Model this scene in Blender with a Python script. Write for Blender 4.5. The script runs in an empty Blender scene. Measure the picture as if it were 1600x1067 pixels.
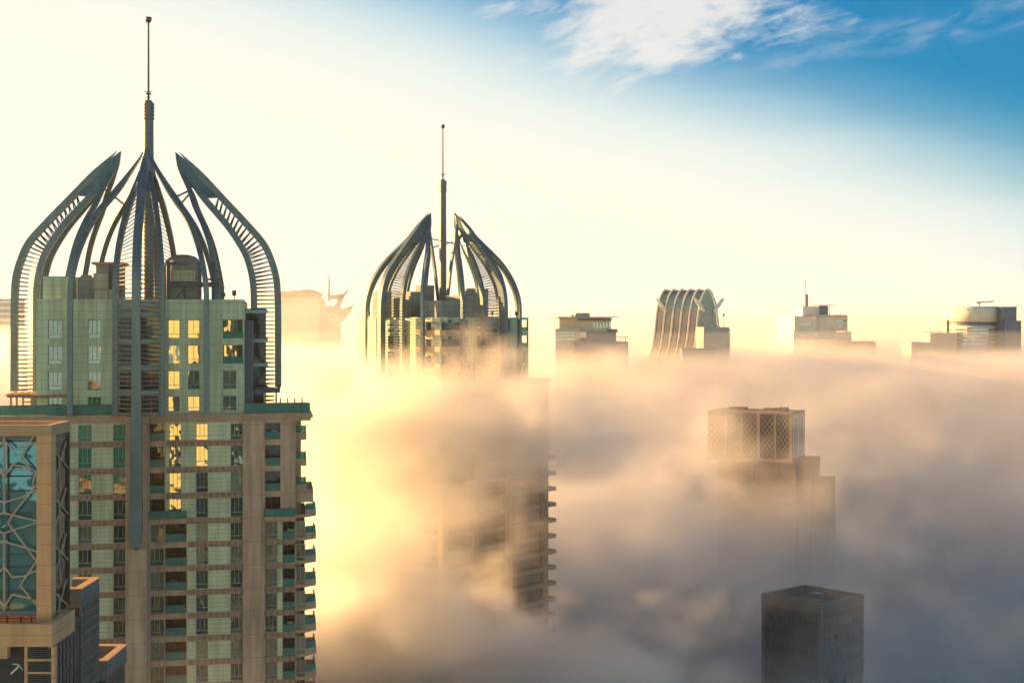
import bpy, bmesh, math, random
from math import sin, cos, pi, radians as R, sqrt, atan2
from mathutils import Vector, Matrix
random.seed(7)
S = bpy.context.scene
C = S.collection
CAMZ = 200.0          # camera height above the ground; heights below are given relative to it

# ------------------------------------------------------------------ camera
cam = bpy.data.cameras.new('camera'); co = bpy.data.objects.new('camera', cam); C.objects.link(co)
co.location = (0, 0, CAMZ); co.rotation_euler = (R(90), 0, 0)
cam.lens = 50; cam.sensor_width = 36; cam.shift_y = -33.5/1600
cam.clip_start = 1; cam.clip_end = 60000
S.camera = co
S.view_settings.view_transform = 'Standard'; S.view_settings.look = 'None'
S.view_settings.exposure = 2.15; S.view_settings.gamma = 1
S.cycles.use_denoising = True
S.cycles.max_bounces = 6; S.cycles.diffuse_bounces = 2; S.cycles.glossy_bounces = 3
S.cycles.transmission_bounces = 4; S.cycles.volume_bounces = 4
S.cycles.volume_step_rate = 2.5; S.cycles.volume_max_steps = 256
S.cycles.caustics_reflective = False; S.cycles.caustics_refractive = False
S.cycles.use_adaptive_sampling = True; S.cycles.adaptive_threshold = 0.02

# ------------------------------------------------------------------ node helper
class N:
    """thin wrapper over a node tree: arithmetic on sockets"""
    def __init__(s, nt): s.nt = nt
    def new(s, t, **k):
        n = s.nt.nodes.new(t)
        for a, b in k.items(): setattr(n, a, b)
        return n
    def put(s, sock, v):
        if isinstance(v, bpy.types.NodeSocket): s.nt.links.new(v, sock)
        else: sock.default_value = v
    def m(s, op, a, b=None, c=None):
        n = s.new('ShaderNodeMath', operation=op)
        for i, v in enumerate((a, b, c)):
            if v is not None: s.put(n.inputs[i], v)
        return n.outputs[0]
    def add(s, a, b): return s.m('ADD', a, b)
    def sub(s, a, b): return s.m('SUBTRACT', a, b)
    def mul(s, a, b): return s.m('MULTIPLY', a, b)
    def v(s, op, a, b=None):
        n = s.new('ShaderNodeVectorMath', operation=op)
        s.put(n.inputs[0], a)
        if b is not None:
            s.put(n.inputs[3 if op == 'SCALE' else 1], b)
        return n.outputs['Value'] if op in ('DOT_PRODUCT', 'LENGTH') else n.outputs[0]
    def ss(s, x, lo, hi, a=0.0, b=1.0, mode='SMOOTHSTEP'):
        n = s.new('ShaderNodeMapRange', interpolation_type=mode)
        for i, q in enumerate((x, lo, hi, a, b)): s.put(n.inputs[i], q)
        return n.outputs[0]
    def noise(s, vec, scale, detail=3, rough=.5, distort=0.0, dim='3D'):
        n = s.new('ShaderNodeTexNoise', noise_dimensions=dim)
        s.put(n.inputs['Vector'], vec); n.inputs['Scale'].default_value = scale
        n.inputs['Detail'].default_value = detail; n.inputs['Roughness'].default_value = rough
        n.inputs['Distortion'].default_value = distort
        return n.outputs[0]
    def mix(s, f, a, b, mode='MIX'):
        n = s.new('ShaderNodeMix', data_type='RGBA', blend_type=mode)
        s.put(n.inputs[0], f)
        for i, q in ((6, a), (7, b)):
            s.put(n.inputs[i], q if isinstance(q, bpy.types.NodeSocket) else tuple(q)+(1,)*(4-len(q)))
        return n.outputs[2]
    def ramp(s, f, stops):
        n = s.new('ShaderNodeValToRGB'); e = n.color_ramp.elements
        while len(e) < len(stops): e.new(.5)
        for el, (p, c) in zip(e, stops): el.position = p; el.color = tuple(c)+(1,)
        s.put(n.inputs[0], f); return n.outputs[0]

# ------------------------------------------------------------------ light
SUN_AZ, SUN_EL = -70.0, 9.0      # degrees; azimuth from +Y, positive to the right (+X)
sd = Vector((sin(R(SUN_AZ))*cos(R(SUN_EL)), cos(R(SUN_AZ))*cos(R(SUN_EL)), sin(R(SUN_EL))))
sun = bpy.data.lights.new('sun', 'SUN'); so = bpy.data.objects.new('sun', sun); C.objects.link(so)
sun.energy = 5.0; sun.angle = R(.5); sun.color = (1, .535, .185)
so.rotation_euler = (-sd).to_track_quat('-Z', 'Y').to_euler(); so.location = (-300, 0, 500)

W = bpy.data.worlds.new('World'); S.world = W; W.use_nodes = True
W.node_tree.nodes.clear()
w = N(W.node_tree)
tc = w.new('ShaderNodeTexCoord').outputs['Generated']
sky = w.new('ShaderNodeTexSky', sky_type='NISHITA', sun_disc=False, sun_elevation=R(SUN_EL), sun_rotation=R(SUN_AZ),
            altitude=200, air_density=1.0, dust_density=1.2, ozone_density=4.0)
sep = w.new('ShaderNodeSeparateXYZ'); w.put(sep.inputs[0], tc)
hs = (sin(R(SUN_AZ)), cos(R(SUN_AZ)), 0)
mm = w.sub(sep.outputs[2], w.mul(w.v('DOT_PRODUCT', tc, hs), .32))      # grows away from the sun and upward
# stretched direction for thin high cloud: project the direction on a high plane
hz = w.m('MAXIMUM', sep.outputs[2], .02)
plane = w.new('ShaderNodeCombineXYZ')
w.put(plane.inputs[0], w.m('DIVIDE', sep.outputs[0], w.add(hz, .06))); w.put(plane.inputs[1], w.m('DIVIDE', sep.outputs[1], w.add(hz, .06)))
pl = plane.outputs[0]
soft = w.noise(pl, .35, 4, .55)
mm2 = w.add(mm, w.mul(w.sub(soft, .5), .05))
near_sun = w.ss(sep.outputs[2], .50, .20)
haze_f = w.mul(w.ss(mm2, -.02, .115, 1.0, 0.0), near_sun)
pale_f = w.mul(w.ss(mm2, .03, .15, 1.0, 0.0), near_sun)
cream = (2.32, 2.2, 1.86)
blue = w.mix(1.0, sky.outputs[0], (.0, .345, .43), 'MULTIPLY')
up_f = w.ss(sep.outputs[2], .24, .5)
blue = w.mix(up_f, blue, w.mix(1.0, sky.outputs[0], (.0, .37, .40), 'MULTIPLY'))
col = w.mix(haze_f, w.mix(pale_f, blue, (1.5, 1.95, 2.0)), cream)
# pale haze low in the sky opposite the sun
back = w.mul(w.ss(sep.outputs[1], .1, -.5), w.ss(sep.outputs[2], .55, .05))
col = w.mix(w.mul(back, .8), col, (2.5, 3.25, 2.75))
# one bank of thin cloud high over the haze, by direction
ya = w.m('MAXIMUM', sep.outputs[1], .05)
ca = w.m('DIVIDE', sep.outputs[0], ya); ce = w.m('DIVIDE', sep.outputs[2], ya)
cv = w.new('ShaderNodeCombineXYZ'); w.put(cv.inputs[0], w.mul(ca, 1.0)); w.put(cv.inputs[1], w.sub(w.mul(ce, 2.6), w.mul(ca, .55)))
n_a = w.noise(cv.outputs[0], 9, 6, .6, .6); n_b = w.noise(cv.outputs[0], 34, 5, .6, .4)
dx = w.m('DIVIDE', w.sub(ca, .108), .105); de = w.m('DIVIDE', w.sub(ce, w.add(.212, w.mul(w.sub(ca, .1), .10))), .047)
rr = w.m('SQRT', w.add(w.mul(dx, dx), w.mul(de, de)))
rr = w.add(rr, w.add(w.mul(w.sub(n_a, .5), 1.9), w.mul(w.sub(n_b, .5), 1.3)))
c1 = w.ss(rr, 1.1, .2)
# a fainter streak running up to the right
d2 = w.sub(ce, w.add(.178, w.mul(w.sub(ca, .18), .22)))
c2 = w.mul(w.ss(w.add(w.m('ABSOLUTE', d2), w.mul(w.sub(n_a, .5), .035)), .016, .0), w.mul(w.ss(ca, .1, .2), w.mul(w.ss(n_b, .35, .7), .2)))
cl = w.mul(w.m('MAXIMUM', c1, c2), w.ss(sep.outputs[1], .2, .5))
col = w.mix(w.mul(cl, .85), col, (2.1, 2.05, 1.92))
bg = w.new('ShaderNodeBackground'); w.put(bg.inputs[0], col); bg.inputs[1].default_value = .1
wo = w.new('ShaderNodeOutputWorld'); w.put(wo.inputs[0], bg.outputs[0])

# ------------------------------------------------------------------ ground and fog
def volume_material(name, color, aniso, grid=True, density=1.0):
    m = bpy.data.materials.new(name); m.use_nodes = True
    k = N(m.node_tree); m.node_tree.nodes.clear()
    pv = k.new('ShaderNodeVolumePrincipled')
    pv.inputs['Color'].default_value = color + (1,)
    pv.inputs['Anisotropy'].default_value = aniso
    pv.inputs['Density'].default_value = density
    if not grid: pv.inputs['Density Attribute'].default_value = ''
    o = k.new('ShaderNodeOutputMaterial'); k.put(o.inputs['Volume'], pv.outputs[0])
    return m

def fog_volume(name, lo, hi, res, build, mat, label):
    """a volume object whose grid is filled from a field of world position"""
    ng = bpy.data.node_groups.new(name, 'GeometryNodeTree'); ng.is_modifier = True
    ng.interface.new_socket('Geometry', in_out='OUTPUT', socket_type='NodeSocketGeometry')
    g = N(ng)
    vc = g.new('GeometryNodeVolumeCube')
    vc.inputs['Min'].default_value = lo; vc.inputs['Max'].default_value = hi
    for a, b, c, d in zip('XYZ', lo, hi, res): vc.inputs['Resolution '+a].default_value = max(4, int((c-b)/d))
    p = g.new('GeometryNodeInputPosition').outputs[0]
    g.put(vc.inputs['Density'], build(g, p))
    sm = g.new('GeometryNodeSetMaterial'); sm.inputs['Material'].default_value = mat
    out = g.new('NodeGroupOutput')
    g.put(sm.inputs[0], vc.outputs[0]); g.put(out.inputs[0], sm.outputs[0])
    vol = bpy.data.volumes.new(name); o = bpy.data.objects.new(name, vol); C.objects.link(o)
    vol.materials.append(mat)
    o.modifiers.new('field', 'NODES').node_group = ng
    o['kind'] = 'stuff'; o['label'] = label; o['category'] = 'fog'
    return o

def fog_field(g, p):
    q = g.new('ShaderNodeSeparateXYZ'); g.put(q.inputs[0], p)
    x, y, z0 = q.outputs
    z = g.sub(z0, CAMZ)
    big = g.sub(g.noise(p, .008, 2, .5), .5)
    st = g.v('MULTIPLY', p, (1, 1, 1.5))
    mid = g.sub(g.noise(st, .022, 5, .58, .6), .5)
    wisp = g.sub(g.noise(st, .06, 4, .6, .5), .5)
    far = g.ss(y, 430, 620)
    right = g.ss(x, -45, 50)
    yf = g.add(g.add(225, g.mul(right, 60)), g.mul(mid, 120))
    near = g.ss(g.sub(y, yf), 0, 180)
    # height of the fog's upper surface
    top = g.add(g.mul(g.sub(1, far), g.add(-30, g.mul(g.sub(1, near), -44))), g.mul(far, -11.5))
    left = g.mul(g.ss(x, -55, -90), g.ss(y, 335, 275))
    top = g.add(top, g.mul(left, -60))
    top = g.add(top, g.add(g.mul(big, g.add(18, g.mul(g.sub(1, far), 22))), g.mul(mid, g.add(16, g.mul(g.sub(1, far), 32)))))
    depth = g.sub(top, z)
    fine = g.sub(g.noise(st, .14, 3, .6), .5)
    top = g.add(top, g.mul(wisp, 12))
    depth = g.sub(top, z)
    sig = g.add(g.add(g.mul(near, .016), .0013), g.mul(far, .012))
    body = g.mul(g.ss(depth, 0, g.add(11, g.mul(g.sub(1, far), 29))), sig)
    body = g.mul(body, g.add(1, g.mul(g.ss(depth, 22, 56), 3.6)))
    body = g.mul(body, g.m('MAXIMUM', g.add(1, g.add(g.mul(mid, 1.1), g.mul(wisp, 1.0))), .2))
    def blob(cx, cy, cz, rx, ry, rz, amt, wob, edge=.9):
        d = g.v('DIVIDE', g.v('SUBTRACT', p, (cx, cy, CAMZ+cz)), (rx, ry, rz))
        r = g.add(g.v('LENGTH', d), g.add(g.mul(mid, wob), g.add(g.mul(wisp, wob*.8), g.mul(fine, wob*.4))))
        return g.mul(g.ss(r, 1.15, 1.15-edge), amt)
    pl = g.add(blob(-48, 158, -62, 60, 22, 26, .005, 2.0), blob(50, 404, -38, 17, 13, 15, .04, 2.4))
    pl = g.add(pl, blob(-125, 800, 2, 75, 70, 26, .0045, 2.0))
    pl = g.add(g.add(pl, blob(55, 378, -66, 75, 34, 34, .03, 2.6)), blob(78, 298, -88, 60, 24, 30, .022, 2.0))
    bank = g.mul(g.mul(g.ss(x, 55, -40), g.ss(y, 300, 350)), g.mul(g.ss(g.add(z, g.mul(mid, 20)), -33, -54), .035))  # extra fog added to keep the low sun off the deep fog
    bank = g.add(bank, g.mul(g.mul(g.ss(x, -34, -60), g.ss(y, 216, 228)), g.mul(g.ss(g.add(z, g.mul(mid, 24)), -38, -56), .05)))  # second added bank, hidden behind the nearer tower, blocking the sun
    d = g.m('MAXIMUM', g.add(g.add(g.add(body, bank), pl), g.mul(g.ss(y, 420, 560), g.ss(z, 16, -16, 0, .0009))), 0)
    return d

fog_mat = volume_material('fog_vapour', (.945, .95, .94), .45)
fog = fog_volume('fog_bank', (-260, 120, 0), (460, 520, 206), (3.0, 3.0, 3.0), fog_field, fog_mat,
                 'thick sunlit fog rolling between the towers')
bright_mat = volume_material('bright_vapour', (.985, .975, .95), .45)
fog1 = fog_volume('fog_sea', (-260, 521, 0), (520, 1000, 218), (5.0, 5.0, 3.0), fog_field, bright_mat,
                  'bright fog lapping round the far towers')
def plume_field(g, p):
    """the plume rolling over the second tower"""
    st = g.v('MULTIPLY', p, (1, 1, 1.4))
    mid = g.sub(g.noise(st, .022, 5, .58, .6), .5)
    wisp = g.sub(g.noise(st, .055, 5, .6, .8), .5)
    fine = g.sub(g.noise(st, .16, 4, .6, .5), .5)
    def blob(cx, cy, cz, rx, ry, rz, amt, wob, edge=.9):
        d = g.v('DIVIDE', g.v('SUBTRACT', p, (cx, cy, CAMZ+cz)), (rx, ry, rz))
        r = g.add(g.v('LENGTH', d), g.add(g.mul(mid, wob), g.add(g.mul(wisp, wob*.8), g.mul(fine, wob*.4))))
        return g.mul(g.ss(r, 1.15, 1.15-edge), amt)
    a = g.add(blob(-27, 254, -52, 29, 22, 48, .19, 2.7, 1.0), blob(-18, 256, -19.5, 36, 20, 12.5, .14, 2.7, 1.0))
    b = g.add(blob(6, 268, -45, 26, 22, 40, .004, 2.6), blob(-16, 256, -82, 54, 30, 36, .14, 2.4))
    b = g.add(b, blob(-40, 287, -18, 16, 14, 12, .25, 2.0))
    return g.add(a, b)
plume_mat = volume_material('plume_vapour', (.99, .975, .94), .5)
plume = fog_volume('fog_plume', (-90, 215, 70), (70, 312, 204), (2.0, 2.0, 2.0), plume_field, plume_mat,
                   'bright plume of fog rolling over the smaller crowned tower')
def far_field(g, p):
    q = g.new('ShaderNodeSeparateXYZ'); g.put(q.inputs[0], p)
    x, y, z0 = q.outputs
    z = g.sub(z0, CAMZ)
    big = g.sub(g.noise(p, .003, 3, .5), .5)
    return g.add(g.mul(g.ss(g.sub(g.add(-9, g.mul(big, 18)), z), 0, 14), .02), g.mul(g.ss(y, 600, 1000), g.ss(z, 18, -16, 0, .0009)))
fog2 = fog_volume('fog_sea', (-2200, 1001, 0), (2600, 5200, 218), (30, 30, 10), far_field, bright_mat,
                  'level sea of fog stretching to the horizon')
fog3 = fog_volume('fog_side', (-1500, 120, 0), (-262, 1000, 206), (16, 16, 8), lambda g, p: far_field(g, p), fog_mat, 'sea of fog left of the towers')
fog4 = fog_volume('fog_side', (521, 120, 0), (1500, 1000, 206), (16, 16, 8), lambda g, p: far_field(g, p), fog_mat, 'sea of fog right of the towers')

hm = volume_material('haze_air', (.98, .97, .95), .35, False, .00006)
hb = bpy.data.meshes.new('haze')
hx = [(-7100, -1600), (7100, -1600), (7100, 9100), (-7100, 9100)]
hb.from_pydata([(a, b, z) for z in (-1, CAMZ+70) for a, b in hx], [], [(3, 2, 1, 0), (4, 5, 6, 7), (0, 1, 5, 4), (1, 2, 6, 5), (2, 3, 7, 6), (3, 0, 4, 7)])
hb.materials.append(hm); ho = bpy.data.objects.new('haze', hb); C.objects.link(ho)
ho['kind'] = 'stuff'; ho['label'] = 'thin pale morning haze in the air'; ho['category'] = 'haze'
# ------------------------------------------------------------------ mesh helpers
F_PX = 50/36*1600.0
def Xat(px, Y): return (px-800)/F_PX*Y          # metres at a known distance from a measured picture position
def Zat(py, Y): return (500-py)/F_PX*Y          # height relative to the camera

class MB:
    """collects boxes, prisms and swept bars; z is relative to the camera height; y points away from the front"""
    def __init__(s): s.v = []; s.f = []; s.mi = []
    def face(s, pts, m=0):
        i = len(s.v); s.v += [tuple(p) for p in pts]; s.f.append(tuple(range(i, i+len(pts)))); s.mi.append(m)
    def hexa(s, b, t, m=0):
        """b, t: matching rings (counter-clockwise seen from above) joined into a closed prism"""
        n = len(b); i = len(s.v); s.v += [tuple(p) for p in b]+[tuple(p) for p in t]
        s.f.append(tuple(reversed(range(i, i+n)))); s.f.append(tuple(range(i+n, i+2*n)))
        for k in range(n):
            l = (k+1) % n; s.f.append((i+k, i+l, i+n+l, i+n+k))
        s.mi += [m]*(n+2); return s
    def box(s, x0, x1, y0, y1, z0, z1, m=0):
        if x0 > x1: x0, x1 = x1, x0
        if y0 > y1: y0, y1 = y1, y0
        if z0 > z1: z0, z1 = z1, z0
        r = [(x0, y0), (x1, y0), (x1, y1), (x0, y1)]
        return s.hexa([(a, b, z0) for a, b in r], [(a, b, z1) for a, b in r], m)
    def prism(s, ring, z0, z1, m=0, top=None):
        return s.hexa([(a, b, z0) for a, b in ring], [(a, b, z1) for a, b in (top or ring)], m)
    def cyl(s, x, y, r0, r1, z0, z1, n=16, m=0):
        ring = lambda r, z: [(x+r*cos(2*pi*k/n), y+r*sin(2*pi*k/n), z) for k in range(n)]
        return s.hexa(ring(r0, z0), ring(r1, z1), m)
    def lathe(s, x, y, prof, n=20, m=0):
        i = len(s.v)
        for r, z in prof: s.v += [(x+r*cos(2*pi*k/n), y+r*sin(2*pi*k/n), z) for k in range(n)]
        for a in range(len(prof)-1):
            for k in range(n):
                l = (k+1) % n; s.f.append((i+a*n+k, i+a*n+l, i+(a+1)*n+l, i+(a+1)*n+k)); s.mi.append(m)
        s.f.append(tuple(reversed(range(i, i+n)))); s.f.append(tuple(range(i+(len(prof)-1)*n, i+len(prof)*n))); s.mi += [m]*2
        return s
    def bar(s, p, q, w, h=None, up=(0, 0, 1), m=0):
        return s.sweep([p, q], [w, w], [h or w]*2, up, m)
    def sweep(s, pts, wa, wb, side, m=0):
        """rectangular bar along pts; wa = width along the side vector, wb = the other way"""
        P = [Vector(p) for p in pts]; rings = []
        for k, p in enumerate(P):
            t = (P[min(k+1, len(P)-1)]-P[max(k-1, 0)]).normalized()
            sv = side[k] if isinstance(side, list) else side
            a = Vector(sv); a = a-t*a.dot(t)
            if a.length < 1e-4: a = t.orthogonal()
            a.normalize(); b = t.cross(a)
            A = wa[k] if isinstance(wa, (list, tuple)) else wa; B = wb[k] if isinstance(wb, (list, tuple)) else wb
            rings.append([p+a*(i*A/2)+b*(j*B/2) for i, j in ((-1, -1), (1, -1), (1, 1), (-1, 1))])
        i = len(s.v)
        for r in rings: s.v += [tuple(q) for q in r]
        for k in range(len(P)-1):
            for c in range(4):
                d = (c+1) % 4; s.f.append((i+4*k+c, i+4*k+d, i+4*k+4+d, i+4*k+4+c)); s.mi.append(m)
        s.f.append((i+3, i+2, i+1, i)); e = i+4*(len(P)-1); s.f.append((e, e+1, e+2, e+3)); s.mi += [m]*2
        return s
    def mesh(s, name, mats, zoff=CAMZ, smooth=False):
        me = bpy.data.meshes.new(name)
        me.from_pydata([(x, y, z+zoff) for x, y, z in s.v], [], s.f)
        for m in (mats if isinstance(mats, (list, tuple)) else [mats]): me.materials.append(m)
        me.polygons.foreach_set('material_index', s.mi)
        bm = bmesh.new(); bm.from_mesh(me); bmesh.ops.recalc_face_normals(bm, faces=bm.faces); bm.to_mesh(me); bm.free()
        if smooth:
            me.polygons.foreach_set('use_smooth', [len(p.vertices) == 4 for p in me.polygons])
        me.update(); return me
    def build(s, name, mats, parent=None, **k):
        o = bpy.data.objects.new(name, s.mesh(name, mats, **k)); C.objects.link(o)
        if parent is not None: o.parent = parent
        return o

def thing(name, label, cat, loc=(0, 0, 0), rz=0.0, group=None):
    o = bpy.data.objects.new(name, None); C.objects.link(o)
    o.location = loc; o.rotation_euler = (0, 0, rz); o['label'] = label; o['category'] = cat
    if group: o['group'] = group
    return o
def place(name, me, parent, loc=(0, 0, 0), rz=0.0):
    o = bpy.data.objects.new(name, me); C.objects.link(o); o.parent = parent; o.location = loc; o.rotation_euler = (0, 0, rz)
    return o

# ------------------------------------------------------------------ materials
def surf(name, base, rough=.7, var=.12, scale=.35, seams=None, streak=.0, metallic=0.0, spec=.5, bump=.0):
    """painted or stone surface: uneven tone, optional panel seams (height, width in metres), rain streaks"""
    m = bpy.data.materials.new(name); m.use_nodes = True
    k = N(m.node_tree); p = m.node_tree.nodes['Principled BSDF']
    t = k.new('ShaderNodeTexCoord').outputs['Object']
    n = k.noise(t, scale, 5, .6)
    f = k.ss(n, .3, .7, 1-var, 1+var, 'LINEAR')
    if streak:
        st = k.noise(k.v('MULTIPLY', t, (1.3, 1.3, .09)), 1.0, 4, .6)
        f = k.mul(f, k.ss(st, .35, .75, 1.0, 1-streak))
    q = k.new('ShaderNodeSeparateXYZ'); k.put(q.inputs[0], t)
    if seams:
        h, w_ = seams
        if h:
            a = k.m('FRACT', k.m('DIVIDE', q.outputs[2], h)); f = k.mul(f, k.ss(k.m('LESS_THAN', a, .055/h), 0, 1, 1, .55))
        if w_:
            a = k.m('FRACT', k.m('DIVIDE', k.add(q.outputs[0], k.mul(q.outputs[1], .83)), w_)); f = k.mul(f, k.ss(k.m('LESS_THAN', a, .06/w_), 0, 1, 1, .6))
    c = k.mix(1.0, base, k.v('SCALE', (1, 1, 1), f), 'MULTIPLY')
    k.put(p.inputs['Base Color'], c)
    p.inputs['Roughness'].default_value = rough; p.inputs['Metallic'].default_value = metallic
    p.inputs['Specular IOR Level'].default_value = spec
    if bump:
        b = k.new('ShaderNodeBump'); b.inputs['Strength'].default_value = bump; b.inputs['Distance'].default_value = .05
        k.put(b.inputs['Height'], k.noise(t, 3, 4, .6)); k.put(p.inputs['Normal'], b.outputs[0])
    return m

def glass(name, dark, light, mirror=.35, wobble=.06, wscale=.55, curtains=True, tint=(.95, 1, .93), graze=.95):
    """coated window glass: what shows of the room behind (dark, or a pale blind) under a slightly wavy reflection"""
    m = bpy.data.materials.new(name); m.use_nodes = True
    k = N(m.node_tree); m.node_tree.nodes.clear()
    t = k.new('ShaderNodeTexCoord').outputs['Object']
    oi = k.new('ShaderNodeObjectInfo'); rnd = oi.outputs['Random']
    pos = k.new('ShaderNodeNewGeometry').outputs['Position']
    col = k.mix(k.ss(rnd, .45, 1.0, 0, .8), dark, light)
    if curtains:
        sh = k.v('ADD', t, k.v('SCALE', (1, 1, 1), k.mul(rnd, 37.0)))
        cu = k.noise(k.v('MULTIPLY', sh, (1.6, 1.6, .25)), 1.2, 2, .5)
        col = k.mix(k.mul(k.ss(cu, .5, .56), k.ss(rnd, .4, .8)), col, light)
    d = k.new('ShaderNodeBsdfDiffuse'); k.put(d.inputs[0], col)
    g = k.new('ShaderNodeBsdfGlossy'); g.inputs['Roughness'].default_value = .03; g.inputs[0].default_value = tint+(1,)
    b = k.new('ShaderNodeBump'); b.inputs['Strength'].default_value = 1.0; b.inputs['Distance'].default_value = wobble
    k.put(b.inputs['Height'], k.noise(pos, wscale, 2, .5)); k.put(g.inputs['Normal'], b.outputs[0])
    lw = k.new('ShaderNodeLayerWeight'); lw.inputs[0].default_value = .35
    mx = k.new('ShaderNodeMixShader'); k.put(mx.inputs[0], k.ss(lw.outputs['Facing'], 0, 1, mirror, graze))
    k.put(mx.inputs[1], d.outputs[0]); k.put(mx.inputs[2], g.outputs[0])
    o = k.new('ShaderNodeOutputMaterial'); k.put(o.inputs[0], mx.outputs[0])
    return m

def rail_glass(name, tint):
    m = bpy.data.materials.new(name); m.use_nodes = True
    p = m.node_tree.nodes['Principled BSDF']
    p.inputs['Base Color'].default_value = tint+(1,); p.inputs['Roughness'].default_value = .06
    p.inputs['Transmission Weight'].default_value = .45; p.inputs['IOR'].default_value = 1.1
    return m

def ornament(name, base, dark):
    m = bpy.data.materials.new(name); m.use_nodes = True
    k = N(m.node_tree); p = m.node_tree.nodes['Principled BSDF']
    t = k.new('ShaderNodeTexCoord').outputs['Object']
    q = k.new('ShaderNodeSeparateXYZ'); k.put(q.inputs[0], t)
    u = k.m('ABSOLUTE', k.sub(k.m('FRACT', k.m('DIVIDE', q.outputs[0], .8)), .5))       # a row of carved triangles
    zz = k.ss(k.m('FRACT', k.m('DIVIDE', q.outputs[2], .76)), 0, 1, .1, .45, 'LINEAR')
    f = k.m('GREATER_THAN', zz, u)
    n = k.noise(t, 1.1, 4, .6)
    k.put(p.inputs['Base Color'], k.mix(k.mul(f, k.ss(n, .35, .65, .25, 1)), base, dark))
    p.inputs['Roughness'].default_value = .85
    return m

M = {}
M['tan'] = surf('tan_stone', (.62, .37, .235), .85, .2, .16, (3.1, 0), .38)
M['tan_plain'] = surf('tan_render', (.55, .33, .20), .85, .12, .3, None, .15)  # slightly darker tan render without joint lines
M['cornice'] = surf('cornice_stone', (.52, .33, .21), .8, .1, .4, (0, 1.9), .15)
M['panel'] = surf('pale_green_cladding', (.66, .64, .38), .55, .12, .25, (.57, 0), .3)
M['panel_up'] = surf('celadon_cladding', (.58, .65, .40), .5, .12, .2, (1.13, 2.3), .32)
M['band'] = ornament('carved_band', (.42, .24, .15), (.24, .125, .08))
M['crown'] = surf('crown_paint', (.125, .195, .20), .42, .14, .3, (2.2, 0), .25, .35)
M['crown_dark'] = surf('crown_louvre', (.13, .135, .13), .5, .15, .5)
M['mast'] = surf('mast_paint', (.12, .16, .165), .45, .1, .5, (2.6, 0), .1, .3)
M['plant'] = surf('plant_room', (.25, .29, .25), .7, .12, .5, (1.2, 1.4), .2)
M['plant_pale'] = surf('plant_cabinet', (.52, .46, .30), .6, .1, .6, (.9, 1.1), .2)
M['steel_blue'] = surf('blue_steel', (.035, .075, .11), .5, .2, .5)
M['roof'] = surf('roof_felt', (.17, .17, .15), .9, .2, .3)
M['drum'] = surf('drum_shell', (.24, .22, .17), .7, .1, .4, (1.0, 0), .2)
M['frame'] = surf('window_frame', (.33, .35, .29), .5, .05)
M['frame_dark'] = surf('dark_frame', (.05, .07, .07), .5, .1)
M['glass'] = glass('window_glass', (.012, .06, .05), (.17, .22, .14), .21, .035, .4)
M['glass_dark'] = glass('bay_glass', (.006, .026, .036), (.02, .06, .065), .035, .03, .3, False, (.7, .95, 1), .5)
M['rail'] = rail_glass('balustrade_glass', (.10, .36, .28))
M['slab_edge'] = surf('slab_edge', (.48, .31, .20), .85, .1, .5, None, .25)
M['pale_stripe'] = surf('pale_floor_edge', (.42, .52, .42), .6, .08)

M['shade_slab'] = surf('shaded_slab_edge', (.12, .13, .115), .85, .12, .5, None, .25)  # shade of the twin's lower floors put into the slab colour
M['shade_wall'] = surf('shaded_render', (.15, .125, .10), .85, .12, .4, (3.4, 0), .25)  # wall colour darkened likewise to carry the shade

M['sunny_stone'] = surf('sunny_stone', (.85, .84, .50), .85, .1, .2)
# ------------------------------------------------------------------ the pointed metal crown both tall towers wear
def interp(tab, z):
    """smooth lookup in a table of (z, value), z descending"""
    if z >= tab[0][0]: return tab[0][1]
    if z <= tab[-1][0]: return tab[-1][1]
    for i in range(len(tab)-1):
        z0, a = tab[i]; z1, b = tab[i+1]
        if z1 <= z <= z0:
            t = (z-z0)/(z1-z0)
            zp, pa = tab[max(i-1, 0)]; zn, nb = tab[min(i+2, len(tab)-1)]
            m0 = (b-pa)/(z1-zp)*(z1-z0) if z1 != zp else 0; m1 = (nb-a)/(zn-z0)*(z1-z0) if zn != z0 else 0
            return (2*t**3-3*t**2+1)*a+(t**3-2*t**2+t)*m0+(-2*t**3+3*t**2)*b+(t**3-t**2)*m1
NOSE = [(23.8, 3.75), (20.85, 6.9), (17.1, 10.4), (13.4, 13.85), (10.7, 16.1), (8.2, 17.2), (6.2, 17.75), (4.5, 17.95), (0, 18.05), (-40, 18.05)]
WING_R = [(23.8, 3.7), (22.4, 4.35), (20.5, 5.2), (18.1, 7.0), (15.7, 9.05), (13.1, 11.2), (10.3, 13.0), (8.3, 13.9), (5.8, 14.5), (2.7, 14.7), (-40, 14.7)]
WING_T = [(23.8, .12), (20.4, .7), (18, 1.15), (15.5, 1.7), (11.6, 2.4), (7.3, 2.85), (3, 2.95), (-40, 2.95)]
ARM_T = [(23.8, .1), (22, .85), (18, 3.2), (13.7, 6.0), (9.7, 7.6), (5.5, 8.5), (2, 8.7), (-40, 8.7)]
ARM_R = [(23.8, 3.7), (20.9, 5.7), (18.1, 7.4), (14.9, 9.8), (12.6, 11.5), (9.7, 13.0), (6.8, 14.0), (4, 14.4), (-40, 14.4)]
ARM_R_SHORT = [(23.8, 3.7), (22.4, 4.1), (20.5, 4.75), (18.1, 5.9), (15.8, 6.7), (13.1, 7.9), (10.5, 8.8), (7.2, 9.5), (4.5, 9.9), (-40, 10.0)]

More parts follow.
